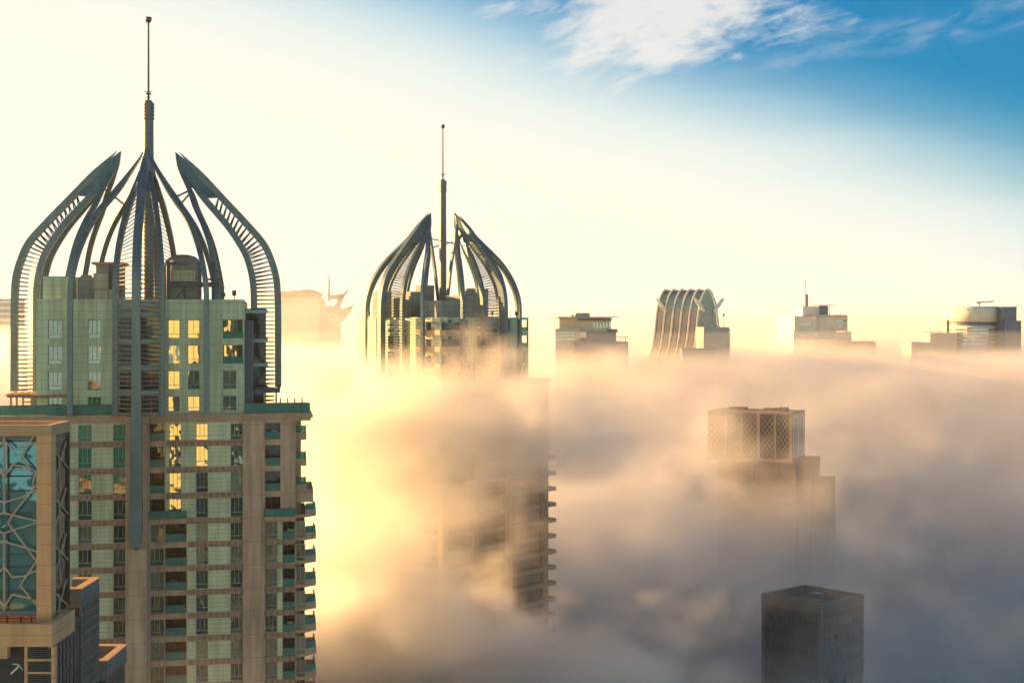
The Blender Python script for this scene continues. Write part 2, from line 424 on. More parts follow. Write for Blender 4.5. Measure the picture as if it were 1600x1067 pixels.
def petal(root, ang, dz, nose_end, wing_end, arm_end, long_arms=True, tip_end=False, ties=True, strut=False):
    """one leaf of the crown: a nose beam, two wing beams joined to it by louvres, and two free arms"""
    ca, sa = cos(ang), sin(ang)
    def P(r, t, z):       # radial r, sideways t; ang 0 faces the front (-y)
        return Vector((r*sa+t*ca, -r*ca+t*sa, z+dz))
    T = (ca, sa, 0); Rv = Vector((sa, -ca, 0))
    zs = [23.8-.55*i for i in range(int((23.8-nose_end)/.55)+1)]
    zs = [z for z in zs if z > -1.5]+[nose_end+(2.4 if tip_end else 0)]
    b = MB()
    wn = [1.08*min(1, .06+(23.8-z)/4.5) for z in zs]; dn = [.95*min(1, .06+(23.8-z)/3.5) for z in zs]
    pts = [P(interp(NOSE, z)+.52-d/2, 0, z) for z, d in zip(zs, dn)]
    if tip_end:
        wn[-1] = 1.6; zs += [nose_end+.5, nose_end]; pts += [P(18.05, 0, nose_end+.5), P(17.7, 0, nose_end)]; wn += [1.2, .35]; dn += [1.1, .3]
    b.sweep(pts, wn, dn, T)
    # solid blade near the tip, where nose and wings have grown together
    for sgn in (-1, 1):
        rows = [23.8-.5*i for i in range(11)]+[18.6, 18.0, 17.4]
        for z0, z1 in zip(rows, rows[1:]):
            inner = (lambda z: interp(ARM_R_SHORT, z)-.3*min(1, (23.8-z)/2)) if z1 > 18.7 else (lambda z: interp(WING_R, z))
            q = lambda z, k: P((interp(NOSE, z)+.4*min(1, (23.8-z)/3))*(1-k)+inner(z)*k, sgn*interp(WING_T, z)*(.12+.88*k), z)
            th = .02+.09*min(1, (23.8-z1)/3)
            n_ = Vector((ca*sgn, sa*sgn, 0))*th
            o_ = [q(z0, 0), q(z0, 1), q(z1, 1), q(z1, 0)]
            b.hexa([p-n_ for p in o_], [p+n_ for p in o_])
    nose = b.build('crown_leaf', M['crown'], root)
    if strut:
        s_ = MB(); s_.sweep([P(4.2, 0, 20.6), P(2.4, 0, 12), P(1.2, 0, 4)], .5, .5, T); s_.build('inner_strut', M['crown'], nose)
    for sgn in (-1, 1):
        zw = [z for z in [20.4-.6*i for i in range(40)] if z > -1]+[wing_end]
        w = MB(); w.sweep([P(interp(WING_R, z), sgn*interp(WING_T, z), z) for z in zw],
                          [.74*min(1, .3+(20.6-z)/5) for z in zw], [.85*min(1, .3+(20.6-z)/5) for z in zw], T)
        w.build('wing_beam', M['crown'], nose)
        l = MB(); z = 17.3
        while z > wing_end+.4:
            # each slat runs square to the nose curve
            slope = max(0, (interp(NOSE, z)-interp(NOSE, z+.6))/.6)
            p0 = P(interp(NOSE, z)-.5, sgn*.25, z); zz = z-min(1.0, slope*.75)*2.2
            p1 = P(interp(WING_R, zz)+.35, sgn*interp(WING_T, zz), zz)
            l.sweep([p0, p1], .17, .10, (0, 0, 1) if slope < .3 else tuple(Rv))
            z -= .6
        l.build('louvre', M['crown_dark'], nose)
        AR = ARM_R if long_arms else ARM_R_SHORT
        za = [(23.2 if long_arms else 20.6)-.6*i for i in range(39 if long_arms else 34)]+[arm_end]
        a = MB(); a.sweep([P(interp(AR, z), sgn*interp(ARM_T, z), z) for z in za],
                          [.7*min(1, .22+(23.2-z)/7) for z in za], [.7*min(1, .22+(23.2-z)/7) for z in za], T)
        a.build('arm_beam', M['crown'], nose)
        # short tie rod from the leaf to the arm of its neighbour
        if not ties: continue
        t_ = MB(); z = 18.4
        other = ang+sgn*pi/2; co_, so_ = cos(other), sin(other)
        r2, t2 = interp(AR, z-1.6), -sgn*interp(ARM_T, z-1.6)
        t_.sweep([P(interp(ARM_R_SHORT, z)+.2, sgn*.9, z), (r2*so_+t2*co_, -r2*co_+t2*so_, z-1.6+dz)], .2, .2, (0, 0, 1))
        t_.build('tie_rod', M['mast'], nose)
    return nose

def crown_mast(root, dz, base):
    b = MB()
    b.lathe(0, 0, [(.78, base), (.78, 12), (.72, 27+dz), (.72, 28.2+dz)], 18)
    for i in range(5): b.cyl(0, 0, .84, .84, 28.3+dz+.48*i, 28.62+dz+.48*i, 18); b.cyl(0, 0, .72, .72, 28.62+dz+.48*i, 28.78+dz+.48*i, 18)
    b.cyl(0, 0, .6, .45, 30.7+dz, 31.0+dz, 18)
    m = b.build('mast', M['mast'], root)
    a = MB(); a.cyl(0, 0, .17, .13, 31.0+dz, 42.0+dz, 10); a.cyl(0, 0, .42, .42, 31.85+dz, 32.0+dz, 10); a.cyl(0, 0, .3, .3, 31.4+dz, 31.5+dz, 10)
    a.bar((-.55, 0, 32.2+dz), (.55, 0, 32.2+dz), .1); a.bar((0, -.55, 32.2+dz), (0, .55, 32.2+dz), .1)
    a.build('antenna', M['frame_dark'], m)
    l = MB(); l.cyl(0, 0, .3, .45, 42.0+dz, 42.3+dz, 10); l.cyl(0, 0, .45, .45, 42.3+dz, 42.75+dz, 10)
    l.build('beacon', M['frame_dark'], m)
    return m

# ------------------------------------------------------------------ windows and balconies (shared meshes)
CACHE = {}
def window(parent, x, y, z0, z1, w, rz=0.0, rows=.25, cols=3, glassm='glass', frame='frame'):
    """frame mesh with its pane as a child; x, y is the middle of the sill on the wall face, z relative to the camera"""
    h = round(z1-z0, 2); w = round(w, 2); key = (w, h, rows, cols, glassm, frame)
    if key not in CACHE:
        f = MB(); t = .07
        f.box(-w/2, -w/2+t, -.05, .12, 0, h); f.box(w/2-t, w/2, -.05, .12, 0, h)
        f.box(-w/2+t, w/2-t, -.05, .12, 0, t); f.box(-w/2+t, w/2-t, -.05, .12, h-t, h)
        zt = t
        if rows: zt = h*rows; f.box(-w/2+t, w/2-t, -.03, .10, zt, zt+.07)
        for c in range(1, cols):
            xx = -w/2+w*c/cols; f.box(xx-.03, xx+.03, -.02, .09, zt+.07, h-t)
        g = MB(); g.box(-w/2+.03, w/2-.03, .075, .095, .03, h-.03)
        CACHE[key] = (f.mesh('window', M[frame], zoff=0), g.mesh('pane', M[glassm], zoff=0))
    fm, gm = CACHE[key]
    o = place('window', fm, parent, (x, y, CAMZ+z0), rz)
    pn = place('pane', gm, o); pn.rotation_euler = (random.uniform(-.012, .012), 0, random.uniform(-.018, .018))
    return o
# ------------------------------------------------------------------ tower with the crown, nearer of the pair
T1 = (-51.4, 201.0, R(9.6))
def U1(px, v):
    k = (px-800)/F_PX; c, s = cos(T1[2]), sin(T1[2])
    return (-T1[0]-v*s+k*(T1[1]-v*c))/(c-k*s)
UZ = lambda py: (500-py)/11.76       # facade height from a picture row

def facade(b, u0, u1, v, dep, z0, z1, cols, rows, m=0):
    """wall slab with real openings: cols = [(a, b)] spans, rows = [(low, high)]"""
    e = [u0]+[q for c in cols for q in c]+[u1]
    for i in range(0, len(e), 2):
        if e[i+1]-e[i] > .02: b.box(e[i], e[i+1], -v, -(v-dep), z0, z1, m)
    zz = [z0]+[q for r in sorted(rows) for q in r]+[z1]
    for a, c in cols:
        for i in range(0, len(zz), 2):
            if zz[i+1]-zz[i] > .02: b.box(a, c, -v, -(v-dep), zz[i], zz[i+1], m)

def railing(parent, x0, x1, y, z0, h, name='balustrade', step=1.25):
    b = MB(); b.box(x0, x1, y-.012, y+.012, z0+.06, z0+h-.05)
    g = b.build(name, M['rail'], parent)
    p = MB(); n = max(1, round((x1-x0)/step))
    for i in range(n+1):
        xx = x0+(x1-x0)*i/n; p.box(xx-.025, xx+.025, y-.05, y-.014, z0, z0+h)
    p.box(x0, x1, y-.05, y+.05, z0+h-.05, z0+h)
    p.build('handrail', M['frame_dark'], g)
    return g

VU, VL = 12.6, 13.6
ROWS_UP = [(-12.15, -10.15), (-9.25, -6.75), (-5.85, -3.35), (-2.45, .02)]
uL, uR = U1(57, VU), U1(382, VU)

def upper_block(root, faces, zs=0.0):
    """four storeys of green cladding under the crown; the same front on each face listed"""
    core = MB(); core.box(uL+.3, uR-.3, -VU+1.6, VU-.3, -12.6, 2.3+zs); core.build('core', M['frame_dark'], root)
    rf = MB(); rf.box(uL+.3, uR-.3, -VU+.45, VU-.45, 2.3+zs, 2.42+zs); rf.build('roof', M['roof'], root)
    c = [[U1(a, VU), U1(b_, VU)] for a, b_ in ((75, 97), (137, 158), (262.5, 281), (293, 312), (348, 380), (348, 369.5))]
    b = MB()
    facade(b, uL, U1(190, VU), VU, .4, -12.6, 2.6+zs, c[:2], ROWS_UP)
    b.box(U1(190, VU), U1(244, VU), -VU+.02, -VU+.4, -12.6, 2.6+zs)
    facade(b, U1(244, VU), U1(325, VU), VU, .4, -12.6, 2.6+zs, c[2:4], ROWS_UP)
    facade(b, U1(325, VU), uR, VU, .4, -12.6, -6.3, c[5:6], ROWS_UP[:2])
    facade(b, U1(325, VU), uR, VU, .4, -6.3, 2.6+zs, c[4:5], ROWS_UP[2:])
    b.box(uL, uR, -VU-.06, -VU-.003, 1.05+zs, 1.15+zs); b.box(uL, uR, -VU-.08, -VU+.42, 2.6+zs, 2.75+zs)
    for q in ROWS_UP: b.box(uL, uR, -VU-.05, -VU-.003, q[0]-.42, q[0]-.34)
    wall = b.mesh('wall', M['panel_up'])
    g = MB(); g.box(-2.5, 2.5, -VU-1.0, -VU-.01, -12.6, 1.9+zs); bay = g.mesh('glass_bay', M['glass_dark'])
    fes = []
    for z0, z1 in ((1.35+zs, 2.2+zs), (.3+zs, .95+zs), (-3.2, -2.55), (-6.6, -5.95), (-10.0, -9.35), (-12.6, -12.2)):
        s = MB(); s.box(-2.55, 2.55, -VU-1.12, -VU-.02, z0, z1); fes.append(s.mesh('floor_edge', M['pale_stripe']))
    mu = MB()
    for i in range(6): mu.box(-2.5+i-.04, -2.5+i+.04, -VU-1.08, -VU-1.002, -12.6, 1.9+zs)
    mm_ = mu.mesh('mullion', M['frame_dark'])
    for fi, rz in enumerate(faces):
        if fi: place('wall', wall, root, (0, 0, 0), rz)
        else: place('wall', wall, root)
        o = place('glass_bay', bay, root, (0, 0, 0), rz); [place('floor_edge', fe, o) for fe in fes]; place('mullion', mm_, o)
        ca, sa = cos(rz), sin(rz)
        for ci, (a, e) in enumerate(c):
            for ri, (z0, z1) in enumerate(ROWS_UP):
                if (ci == 4 and ri < 2) or (ci == 5 and ri > 1): continue
                x, y = (a+e)/2, -VU+.2
                if ci == 4: x, y, w_ = a+.95, -VU+1.45, 1.8
                else: w_ = e-a
                window(root, x*ca-y*sa, x*sa+y*ca, z0, z1, w_, rz, .22 if ci != 4 else 0, 2 if ci in (2, 3, 5) else 3)
                if ci == 4:
                    rb = MB(); rb.box(a, e, -VU+.13, -VU+.16, z0+.02, z0+.95); r_ = rb.build('balustrade', M['rail'], root); r_.rotation_euler[2] = rz

t1 = thing('crowned_tower', 'larger tower with a pointed metal crown, its whole facade clear of the fog', 'tower', (T1[0], T1[1], 0), T1[2],
           'twin towers with pointed metal crowns')
upper_block(t1, [0])
sd_ = MB(); sd_.box(uL, uL+.3, -VU+.4, VU, -12.6, 2.6); sd_.box(uR-.3, uR, -VU+.4, VU, -12.6, 2.6); sd_.box(uL+.3, uR-.3, VU-.3, VU, -12.6, 2.6); sd_.build('side_wall', M['panel_up'], t1)
# glazed bay on the right flank behind the right-hand leaf, and a dark box standing in for shade in the corner recess
fb = MB(); fb.box(uR+.02, 16.4, -3.6, 3.4, -12.6, 1.6); fbo = fb.build('glass_bay', M['glass_dark'], t1)
for z in (1.2, -2.9, -6.3, -9.7, -12.5):
    fe_ = MB(); fe_.box(uR+.03, 16.65, -3.75, 3.5, z-.25, z+.25); fe_.build('floor_edge', M['pale_stripe'], fbo)
cs = MB(); cs.box(uR+.01, uR+1.1, -11.8, -3.8, -12.6, -.1); cs.build('corner_shade', M['steel_blue'], t1)
for a in range(4):
    ang = a*pi/2
    petal(t1, ang, 0, -29.6 if a == 0 else (-9.9 if a != 1 else -9.6), -12.6, -12.6 if a % 2 == 0 else 2.4, a % 2 == 0, a == 0, a % 2 == 1)
crown_mast(t1, 0, 2.5)

# --- roof clutter inside the crown
def at1(px0, px1, v, py0, py1, dep, mb=None):
    b = mb or MB(); b.box(U1(px0, v), U1(px1, v), -v, -v+dep, UZ(py1), UZ(py0)); return b
at1(67, 113, 11.2, 432, 477, 5).build('plant_room', M['panel_up'], t1)
b = at1(121, 146, 10.4, 433, 477, 4); at1(126, 141, 10.0, 429.5, 434, 2, b); b.build('cooling_unit', M['plant'], t1)
b = at1(146, 169, 11.3, 427, 452, 3); at1(146.5, 168.5, 11.2, 453, 477, 3, b); at1(169.5, 180, 11.0, 452, 477, 2.6, b); b.build('cabinet', M['plant_pale'], t1)
b = at1(150, 190, 7.4, 411, 477, 5); b.build('lift_house', M['plant'], t1)
b = at1(143, 194, 8.2, 408, 411.5, 7); b.build('lift_house_roof', M['slab_edge'], t1)
at1(170, 179, 10.4, 413, 452, .3).build('louvre_door', M['frame_dark'], t1)
ud = U1(285, 2); b = MB(); zt = UZ(392)
b.lathe(ud, -1.0, [(2.6, 2.4), (2.6, zt-1.6), (2.35, zt-.8), (1.7, zt-.25), (.8, zt)], 22); b.build('water_drum', M['drum'], t1, smooth=True)
fr = MB(); v = 10.6
for px in (263, 312, 333): fr.box(U1(px, v)-.22, U1(px, v)+.22, -v, -v+.45, 2.42, UZ(408))
fr.box(U1(262, v), U1(296, v), -v-.05, -v+.5, UZ(413), UZ(409)); fr.box(U1(262, v), U1(343, v), -v-.06, -v+.5, UZ(447), UZ(440))
fr.box(U1(262, v), U1(343, v), -v+3, -v+3.4, UZ(447), UZ(440)); fr.box(U1(325, v), U1(345, v), -v-.07, -v+.3, UZ(437), UZ(434))
fr.bar((U1(275, v), -v+.2, UZ(466)), (U1(290, v), -v+.2, UZ(448)), .14); fr.bar((U1(288, v), -v+.3, UZ(466)), (U1(288, v), -v+.3, UZ(448)), .16)
fr.box(U1(343, v), U1(353, v), -v, -v+.1, UZ(448.6), UZ(447.6))
frame_ = fr.build('plant_frame', M['steel_blue'], t1)
at1(267, 303, 10.0, 420.5, 439, 3).build('cabinet', M['plant_pale'], t1)
b = at1(266, 304, 9.6, 449, 470, 3); b.build('chiller', M['plant'], t1)
b = MB()
for px, h in ((349, .9), (366, 1.25)):
    x = U1(px, 11.9); b.box(x-.06, x+.06, -11.95, -11.85, 2.4, 2.75+h*.6); b.box(x-.28, x+.28, -12.1, -11.8, 2.75+h*.4, 2.75+h)
b.build('floodlight', M['frame_dark'], t1)

# --- lower block: bays of windows, carved bands, stone piers, loggias
TB = [-15.97, -19.47, -22.9, -26.26, -29.35, -32.5, -35.7, -38.8, -41.8, -45.0, -48.1, -51.2, -54.3]
ROWS = [(-15.97, -13.75)]+[(TB[i+1], TB[i]-.76) for i in range(len(TB)-1)]
ZB = -54.3
P = lambda px: U1(px, VL)
xl, xr = P(-22), P(462)
core = MB(); core.box(xl+.4, xr-.02, -VL+2.0, VL, ZB, -12.7); core.build('core', M['glass_dark'], t1)
shaft = MB(); shaft.box(xl+.2, xr+2.5, -VL+.2, VL, -CAMZ, ZB-.02); shaft.build('lower_shaft', M['tan'], t1)
ter = MB(); ter.box(xl, xr+2.2, -VL+.02, VL, -12.7, -12.6); ter.build('terrace', M['roof'], t1)
fl = MB()
for z in TB: fl.box(xl+.4, xr, -VL+.42, -VL+2.0, z-.3, z-.02)
fl.build('floor_slab', M['slab_edge'], t1)
hi, lo = ROWS[:4], ROWS[4:]
ZM = TB[3]-.02
colA = [(P(62), P(83)), (P(122), P(143.5)), (P(177), P(199))]
colC = [(P(264), P(283)), (P(306), P(325)), (P(360), P(379.5))]
b = MB(); facade(b, xl, P(200), VL, .4, ZB, -13.5, colA, ROWS); b.build('cladding', M['panel'], t1)
b = MB(); facade(b, P(259), P(380), VL, .4, ZM, -13.5, colC, hi); facade(b, P(293), P(380), VL, .4, ZB, ZM, colC[1:], lo); b.build('cladding', M['panel'], t1)
b = MB()
b.box(P(200), P(232.5), -VL-3.6, -VL+.4, ZB, -13.5)                                  # pier carrying the front nose beam
facade(b, P(232.5), P(259), VL+.02, .42, ZM, -13.5, [(P(234), P(257))], hi)
facade(b, P(232.5), P(293), VL+.02, .42, ZB, ZM, [(P(234), P(256)), (P(258), P(291))], lo)
b.box(P(380), P(413), -VL-.35, -VL+.4, ZB, -13.5)
facade(b, P(413), P(462), VL, .4, ZM, -13.5, [(P(414.5), P(438))], hi)
facade(b, P(413), P(462), VL, .4, ZB, ZM, [(P(414), P(433)), (P(442), P(460.5))], lo)
b.build('wall', M['tan'], t1)
b = MB(); b.box(P(434), P(441), -VL-.03, -VL-.002, ZB, ZM); b.build('cladding', M['panel'], t1)
for i, z in enumerate(TB[:-1]):
    b = MB(); b.box(xl, P(199.8), -VL-.07, -VL-.003, z-.76, z); b.build('carved_band', M['band'], t1)
    b = MB(); b.box(P(260 if i < 4 else 293.5), P(379.8), -VL-.07, -VL-.003, z-.76, z); b.build('carved_band', M['band'], t1)
    if i >= 4:
        b = MB(); b.box(P(413.3), P(461.5), -VL-.07, -VL-.003, z-.76, z); b.build('carved_band', M['band'], t1)
for ri, (z0, z1) in enumerate(ROWS[:-1]):
    for a, c in colA+(colC if ri < 4 else colC[1:]): window(t1, (a+c)/2, -VL+.22, z0, z1, c-a, 0, .24)
    if ri < 4: lg = [(P(234), P(257)), (P(414.5), P(438))]
    else:
        lg = [(P(258), P(291)), (P(442), P(460.5))]
        window(t1, (P(234)+P(256))/2, -VL+.22, z0, z1, P(256)-P(234), 0, .24)
        window(t1, (P(414)+P(433))/2, -VL+.22, z0, z1, P(433)-P(414), 0, .24)
    for a, c in lg:
        o = window(t1, a+(c-a)*.4, -VL+1.9, z0, z1, (c-a)*.78, 0, 0, 2, 'glass_dark', 'frame_dark'); o.name = 'balcony_door'
        b = MB(); b.box(a, c, -VL+.08, -VL+.11, z0+.02, z0+.98); b.box(a, c, -VL+.06, -VL+.13, z0+.98, z0+1.04); b.build('balustrade', M['rail'], t1)
        if random.random() < .55:
            q = a+.25+random.random()*(c-a-1.2); b = MB(); b.box(q, q+.85, -VL+.9, -VL+1.25, z0+.02, z0+.75 if random.random() < .5 else z0+1.2); b.build(random.choice(['air_conditioner', 'balcony_chest']), M[random.choice(['frame', 'frame_dark', 'plant_pale'])], t1)
# deep balconies where the upper loggias end
for a, c in ((233, 292), (414, 461)):
    b = MB(); b.box(P(a), P(c), -VL-.75, -VL-.01, TB[3]-.55, TB[3]-.1); b.box(P(a)-.1, P(c)+.1, -VL-.85, -VL-.01, TB[3]-.1, TB[3]+.06)
    bo = b.build('balcony', M['cornice'], t1); railing(bo, P(a), P(c), -VL-.7, TB[3]+.06, 1.05, 'balustrade')
# cornice and terrace rail
b = MB(); b.box(xl, xr+2.3, -VL-.35, -VL+.5, -13.1, -12.7); b.box(xl, xr+2.1, -VL-.6, -VL+.5, -12.69, -12.45); b.box(xl, xr+2.0, -VL-.15, -VL+.45, -13.5, -13.11)
b.box(P(200)-.15, P(232.5)+.15, -VL-3.75, -VL-.36, -13.4, -12.5); b.build('cornice', M['cornice'], t1)
railing(t1, xl, P(199), -VL+.1, -12.45, 1.35); railing(t1, P(383), xr+1.9, -VL+.1, -12.45, 1.35)
# corner balconies on the right
e1, e2 = U1(478.5, 11.5), U1(493.5, 10.5)
for i in range(3):
    z = TB[i]; b = MB(); b.box(xr-.01, e1, -VL+1.0, -5, z-.15, z+.05); b.box(xr+.01, e1, -VL+.75, -VL+1.0, z-.18, z+.78); b.box(e1-.22, e1, -VL+1.0, -5, z+.05, z+.78)
    bo = b.build('balcony', M['tan_plain'], t1)
    g = MB(); g.box(xr+.02, e1-.05, -VL+.86, -VL+.9, z+.78, z+1.75); g.box(e1-.12, e1-.08, -VL+.9, -5, z+.78, z+1.75); g.build('balustrade', M['rail'], bo)
b = MB(); b.box(xr+.01, xr+.75, -VL+1.6, 4, ZB, -13.5); b.build('corner_wall', M['tan_plain'], t1)
b = MB(); b.box(xr+.01, e2-.4, -VL+1.2, -3, -23.4, -22.9); b.box(xr+.02, e2-.4, -VL+1.1, -VL+1.35, -24.6, -22.85); b.box(e2-.65, e2-.4, -VL+1.35, -3, -24.6, -22.85); b.build('balcony_roof', M['tan'], t1)
eg = U1(477, 12.2)
for i in range(3, len(TB)-1):
    z = TB[i]; b = MB(); b.box(xr+.01, eg, -VL+.4, -4, z-.3, z+.12); b.box(eg, e2, -VL+1.9, -3, z-.3, z+.05)
    b.prism([(eg, -VL+1.0), (e2, -VL+2.1), (e2, -VL+2.4), (eg, -VL+1.3)], z-.35, z+.62); b.box(e2-.2, e2, -VL+2.4, -3, z+.05, z+.62)
    bo = b.build('balcony', M['tan_plain'], t1)
    g = MB(); g.prism([(eg, -VL+1.1), (e2-.06, -VL+2.2), (e2-.06, -VL+2.24), (eg, -VL+1.14)], z+.62, z+1.5); g.build('balustrade', M['rail'], bo)
    if i < len(TB)-2: window(t1, (xr+eg)/2+.02, -VL+.6, ROWS[i+1][0], ROWS[i+1][1], eg-xr-.1, 0, .24, 2)
b = MB(); b.box(xr+.76, eg-.1, -VL+.9, 4, ZB, -24.7); b.build('core', M['glass_dark'], t1)
# pergola on the left of the terrace, canopy and planters on the right
b = MB(); b.box(U1(11, 13.2), U1(110, 13.2), -13.4, -12.75, UZ(618.5), UZ(615)); b.box(U1(11, 13.2), uL-.1, -12.74, -6, UZ(618.5), UZ(615))
for px in (9, 20, 31, 42): b.box(U1(px, 13.2), U1(px+3, 13.2), -13.8, -6, UZ(615)+.01, UZ(613.4))
pg = b.build('pergola', M['band'], t1)
p = MB()
for px in (16, 25, 35, 48): p.box(U1(px, 13.2), U1(px+2.5, 13.2), -13.25, -12.95, -12.6, UZ(618.6)); p.box(U1(px, 8), U1(px+2.2, 8), -8.2, -7.9, -12.6, UZ(618.6))
p.build('post', M['tan_plain'], pg)
b = MB(); b.box(U1(386, 10), U1(437.5, 10), -11.6, -6, UZ(615.5), UZ(610.5)); b.box(U1(433, 10), U1(438, 10), -11.7, -6, UZ(610.4), UZ(606))
cp = b.build('canopy', M['steel_blue'], t1)
p = MB()
for px in (392, 412, 430): p.box(U1(px, 10.5), U1(px+3, 10.5), -10.9, -10.6, -12.6, UZ(615.6))
p.build('post', M['frame'], cp)
p = MB()
for px in (438, 449.5, 460.5, 472): x = U1(px, 11.5); p.box(x-.09, x+.09, -11.6, -11.4, -12.6, UZ(624))
p.build('terrace_post', M['frame_dark'], t1)

# ------------------------------------------------------------------ twin tower, half sunk in fog
t2 = thing('crowned_tower', 'smaller tower with a pointed metal crown, sunk to its roof line in fog', 'tower', (-14.9, 306, 0), R(45+2.8),
           'twin towers with pointed metal crowns')
upper_block(t2, [0, R(-90)], -2.2)
b = MB(); b.box(uL, uL+.3, -VU+.4, VU, -12.6, .4); b.box(uL+.3, uR, VU-.3, VU, -12.6, .4); b.build('side_wall', M['panel_up'], t2)
for a in range(4): petal(t2, a*pi/2, -1.0, -11.6, -11.6, -11.6, True, False, a % 2 == 1, a in (0, 3))
crown_mast(t2, -.8, .2)
# balconies wrapped round the corner that faces the viewpoint (local corner -x, -y)
cn = -13.1
for i, z in enumerate((-12.5, -9.3, -5.9, -2.5)):
    b = MB(); b.prism([(cn-.9, cn+7), (cn-.9, cn-.1), (cn-.1, cn-.9), (cn+7, cn-.9), (cn+7, cn+.0), (cn+.0, cn+.0), (cn+.0, cn+7)], z-.5, z+.45)
    bo = b.build('balcony', M['cornice'], t2)
    g = MB(); g.prism([(cn-.5, cn+6.9), (cn-.5, cn-.1), (cn-.1, cn-.5), (cn+6.9, cn-.5), (cn+6.9, cn-.42), (cn-.05, cn-.42), (cn-.42, cn-.05), (cn-.42, cn+6.9)], z+.45, z+2.0); g.build('corner_glazing', M['glass_dark'], bo)
H2 = 16.3
b = MB(); b.box(-H2+.8, H2-.8, -H2+.8, H2-.8, -CAMZ, -12.62); b.build('core', M['glass_dark'], t2)
b = MB(); b.box(-H2-.2, H2+.2, -H2-.2, H2+.2, -13.4, -12.6); b.build('cornice', M['cornice'], t2)
z = -16.0; i = 0
while z > -110:
    h = H2+(.0 if i < 4 else 1.0)
    b = MB(); b.box(-h, h, -h, h, z-.35, z+.1)
    for sx in (-1, 1):
        b.box(-h, h, sx*h-.12*sx, sx*h, z+.1, z+.5); b.box(sx*h-.12*sx, sx*h, -h+.12, h-.12, z+.1, z+.5)
    b.build('balcony_floor', M['shade_slab'], t2)
    z -= 3.4; i += 1
b = MB()
for a, c in ((-16, -14.8), (-7, -5.6), (3, 4.4), (14.6, 16)):
    for k in range(2):
        b.box(a, c, -H2+.1, -H2+.79, -110, -13.4) if k == 0 else b.box(-H2+.1, -H2+.79, a, c, -110, -13.4)
        b.box(a, c, H2-.79, H2-.1, -110, -13.4) if k == 0 else b.box(H2-.79, H2-.1, a, c, -110, -13.4)
b.build('wall', M['shade_wall'], t2)
b = MB()
for px, py0, py1, Y, w_ in ((597, 456, 480, 300, 4), (642, 456, 478, 302, 5), (664, 446, 468, 305, 4), (722, 462, 490, 300, 7), (745, 451, 478, 303, 5), (690, 470, 492, 297, 9), (620, 466, 490, 304, 7)):
    x = Xat(px, Y)+14.9; y = Y-306; c, s = cos(-R(47.8)), sin(-R(47.8)); lx, ly = x*c-y*s, x*s+y*c
    b.box(lx-w_/2*.7, lx+w_/2*.7, ly-w_/2*.7, ly+w_/2*.7, .2, Zat(py0, Y))
b.build('roof_plant', M['plant'], t2)
b = MB()
for lx, ly in ((-11, 11.5), (11.5, -11), (12.3, -3)): b.box(lx-.05, lx+.05, ly-.05, ly+.05, .3, 1.2); b.box(lx-.3, lx+.3, ly-.2, ly+.2, 1.0, 1.8)
b.build('floodlight', M['frame_dark'], t2)
# ------------------------------------------------------------------ near tower at the left edge, glazed behind a star lattice
M['peach'] = surf('peach_stone', (.80, .41, .19), .8, .1, .5, (1.85, 0), .18)
M['peach_top'] = surf('peach_coping', (.55, .33, .17), .8, .1, .6)
M['lattice'] = surf('lattice_bar', (.52, .37, .28), .6, .12, .8)
M['sea_glass'] = glass('teal_glass', (.004, .17, .18), (.02, .24, .20), .16, .06, .35, False, (.45, .9, 1))
M['navy_glass'] = glass('navy_glass', (.004, .016, .03), (.01, .04, .07), .06, .08, .5, False, (.6, .9, 1), .22)
M['grey_wall'] = surf('grey_render', (.17, .19, .18), .8, .12, .4, (1.0, 0), .2)
M['navy'] = surf('navy_metal', (.012, .03, .045), .45, .2, .4)
M['slat'] = surf('dark_slat', (.07, .09, .10), .6, .1, .8)
M['white'] = surf('white_enamel', (.75, .73, .66), .4, .04)
YN = 130.0
tn = thing('lattice_tower', 'peach stone tower top at the frame edge, teal glazing behind a star lattice', 'tower', (0, 0, 0))
X0, XR = -58.0, Xat(80, YN)
zt = Zat(664, YN)
YB = 135.6
b = MB()
for a, c in ((X0, X0+.6), (XR-.6, XR)): b.box(a, c, YN, YB, zt-1.0, zt)
b.box(X0+.6, XR-.6, YN, YN+.5, zt-1.0, zt); b.box(X0+.6, XR-.6, YB-.5, YB, zt-1.0, zt)
b.box(X0-.12, XR+.12, YN-.12, YB+.1, zt-.62, zt-.5)
b.build('cornice', M['peach_top'], tn)
b = MB(); b.box(X0+.6, XR-.6, YN+.5, YB-.5, zt-1.4, zt-1.1); b.build('roof', M['navy'], tn)
b = MB(); b.box(X0+.1, XR-.1, YN+.9, YB-.12, zt-1.38, zt-1.0); b.build('soffit', M['navy'], tn)
zb = Zat(955, YN); c0 = Xat(57, YN)
col = MB(); col.box(c0, XR, YN, YN+1.3, Zat(975, YN)-2, zt-1.0)
cb = col.build('corner_column', M['peach'], tn)
gl = MB(); gl.box(X0, c0, YN+.8, YN+1.0, zb, zt-1.0); go = gl.build('glazing', M['sea_glass'], tn)
mu = MB()
for py in (690, 745, 768, 803, 868, 887, 925): mu.box(X0, c0, YN+.7, YN+.79, Zat(py, YN)-.06, Zat(py, YN)+.06)
for px in (8.5, 55.5): mu.box(Xat(px, YN)-.07, Xat(px, YN)+.07, YN+.68, YN+.79, zb, zt-1.0)
mu.build('mullion', M['navy'], go)
b = MB(); b.box(X0, c0, YN+.3, YN+1.2, zb-.5, zb); b.box(X0, c0-.01, YN+.35, YN+.79, zt-1.35, zt-1.0); b.build('floor_beam', M['grey_wall'], tn)
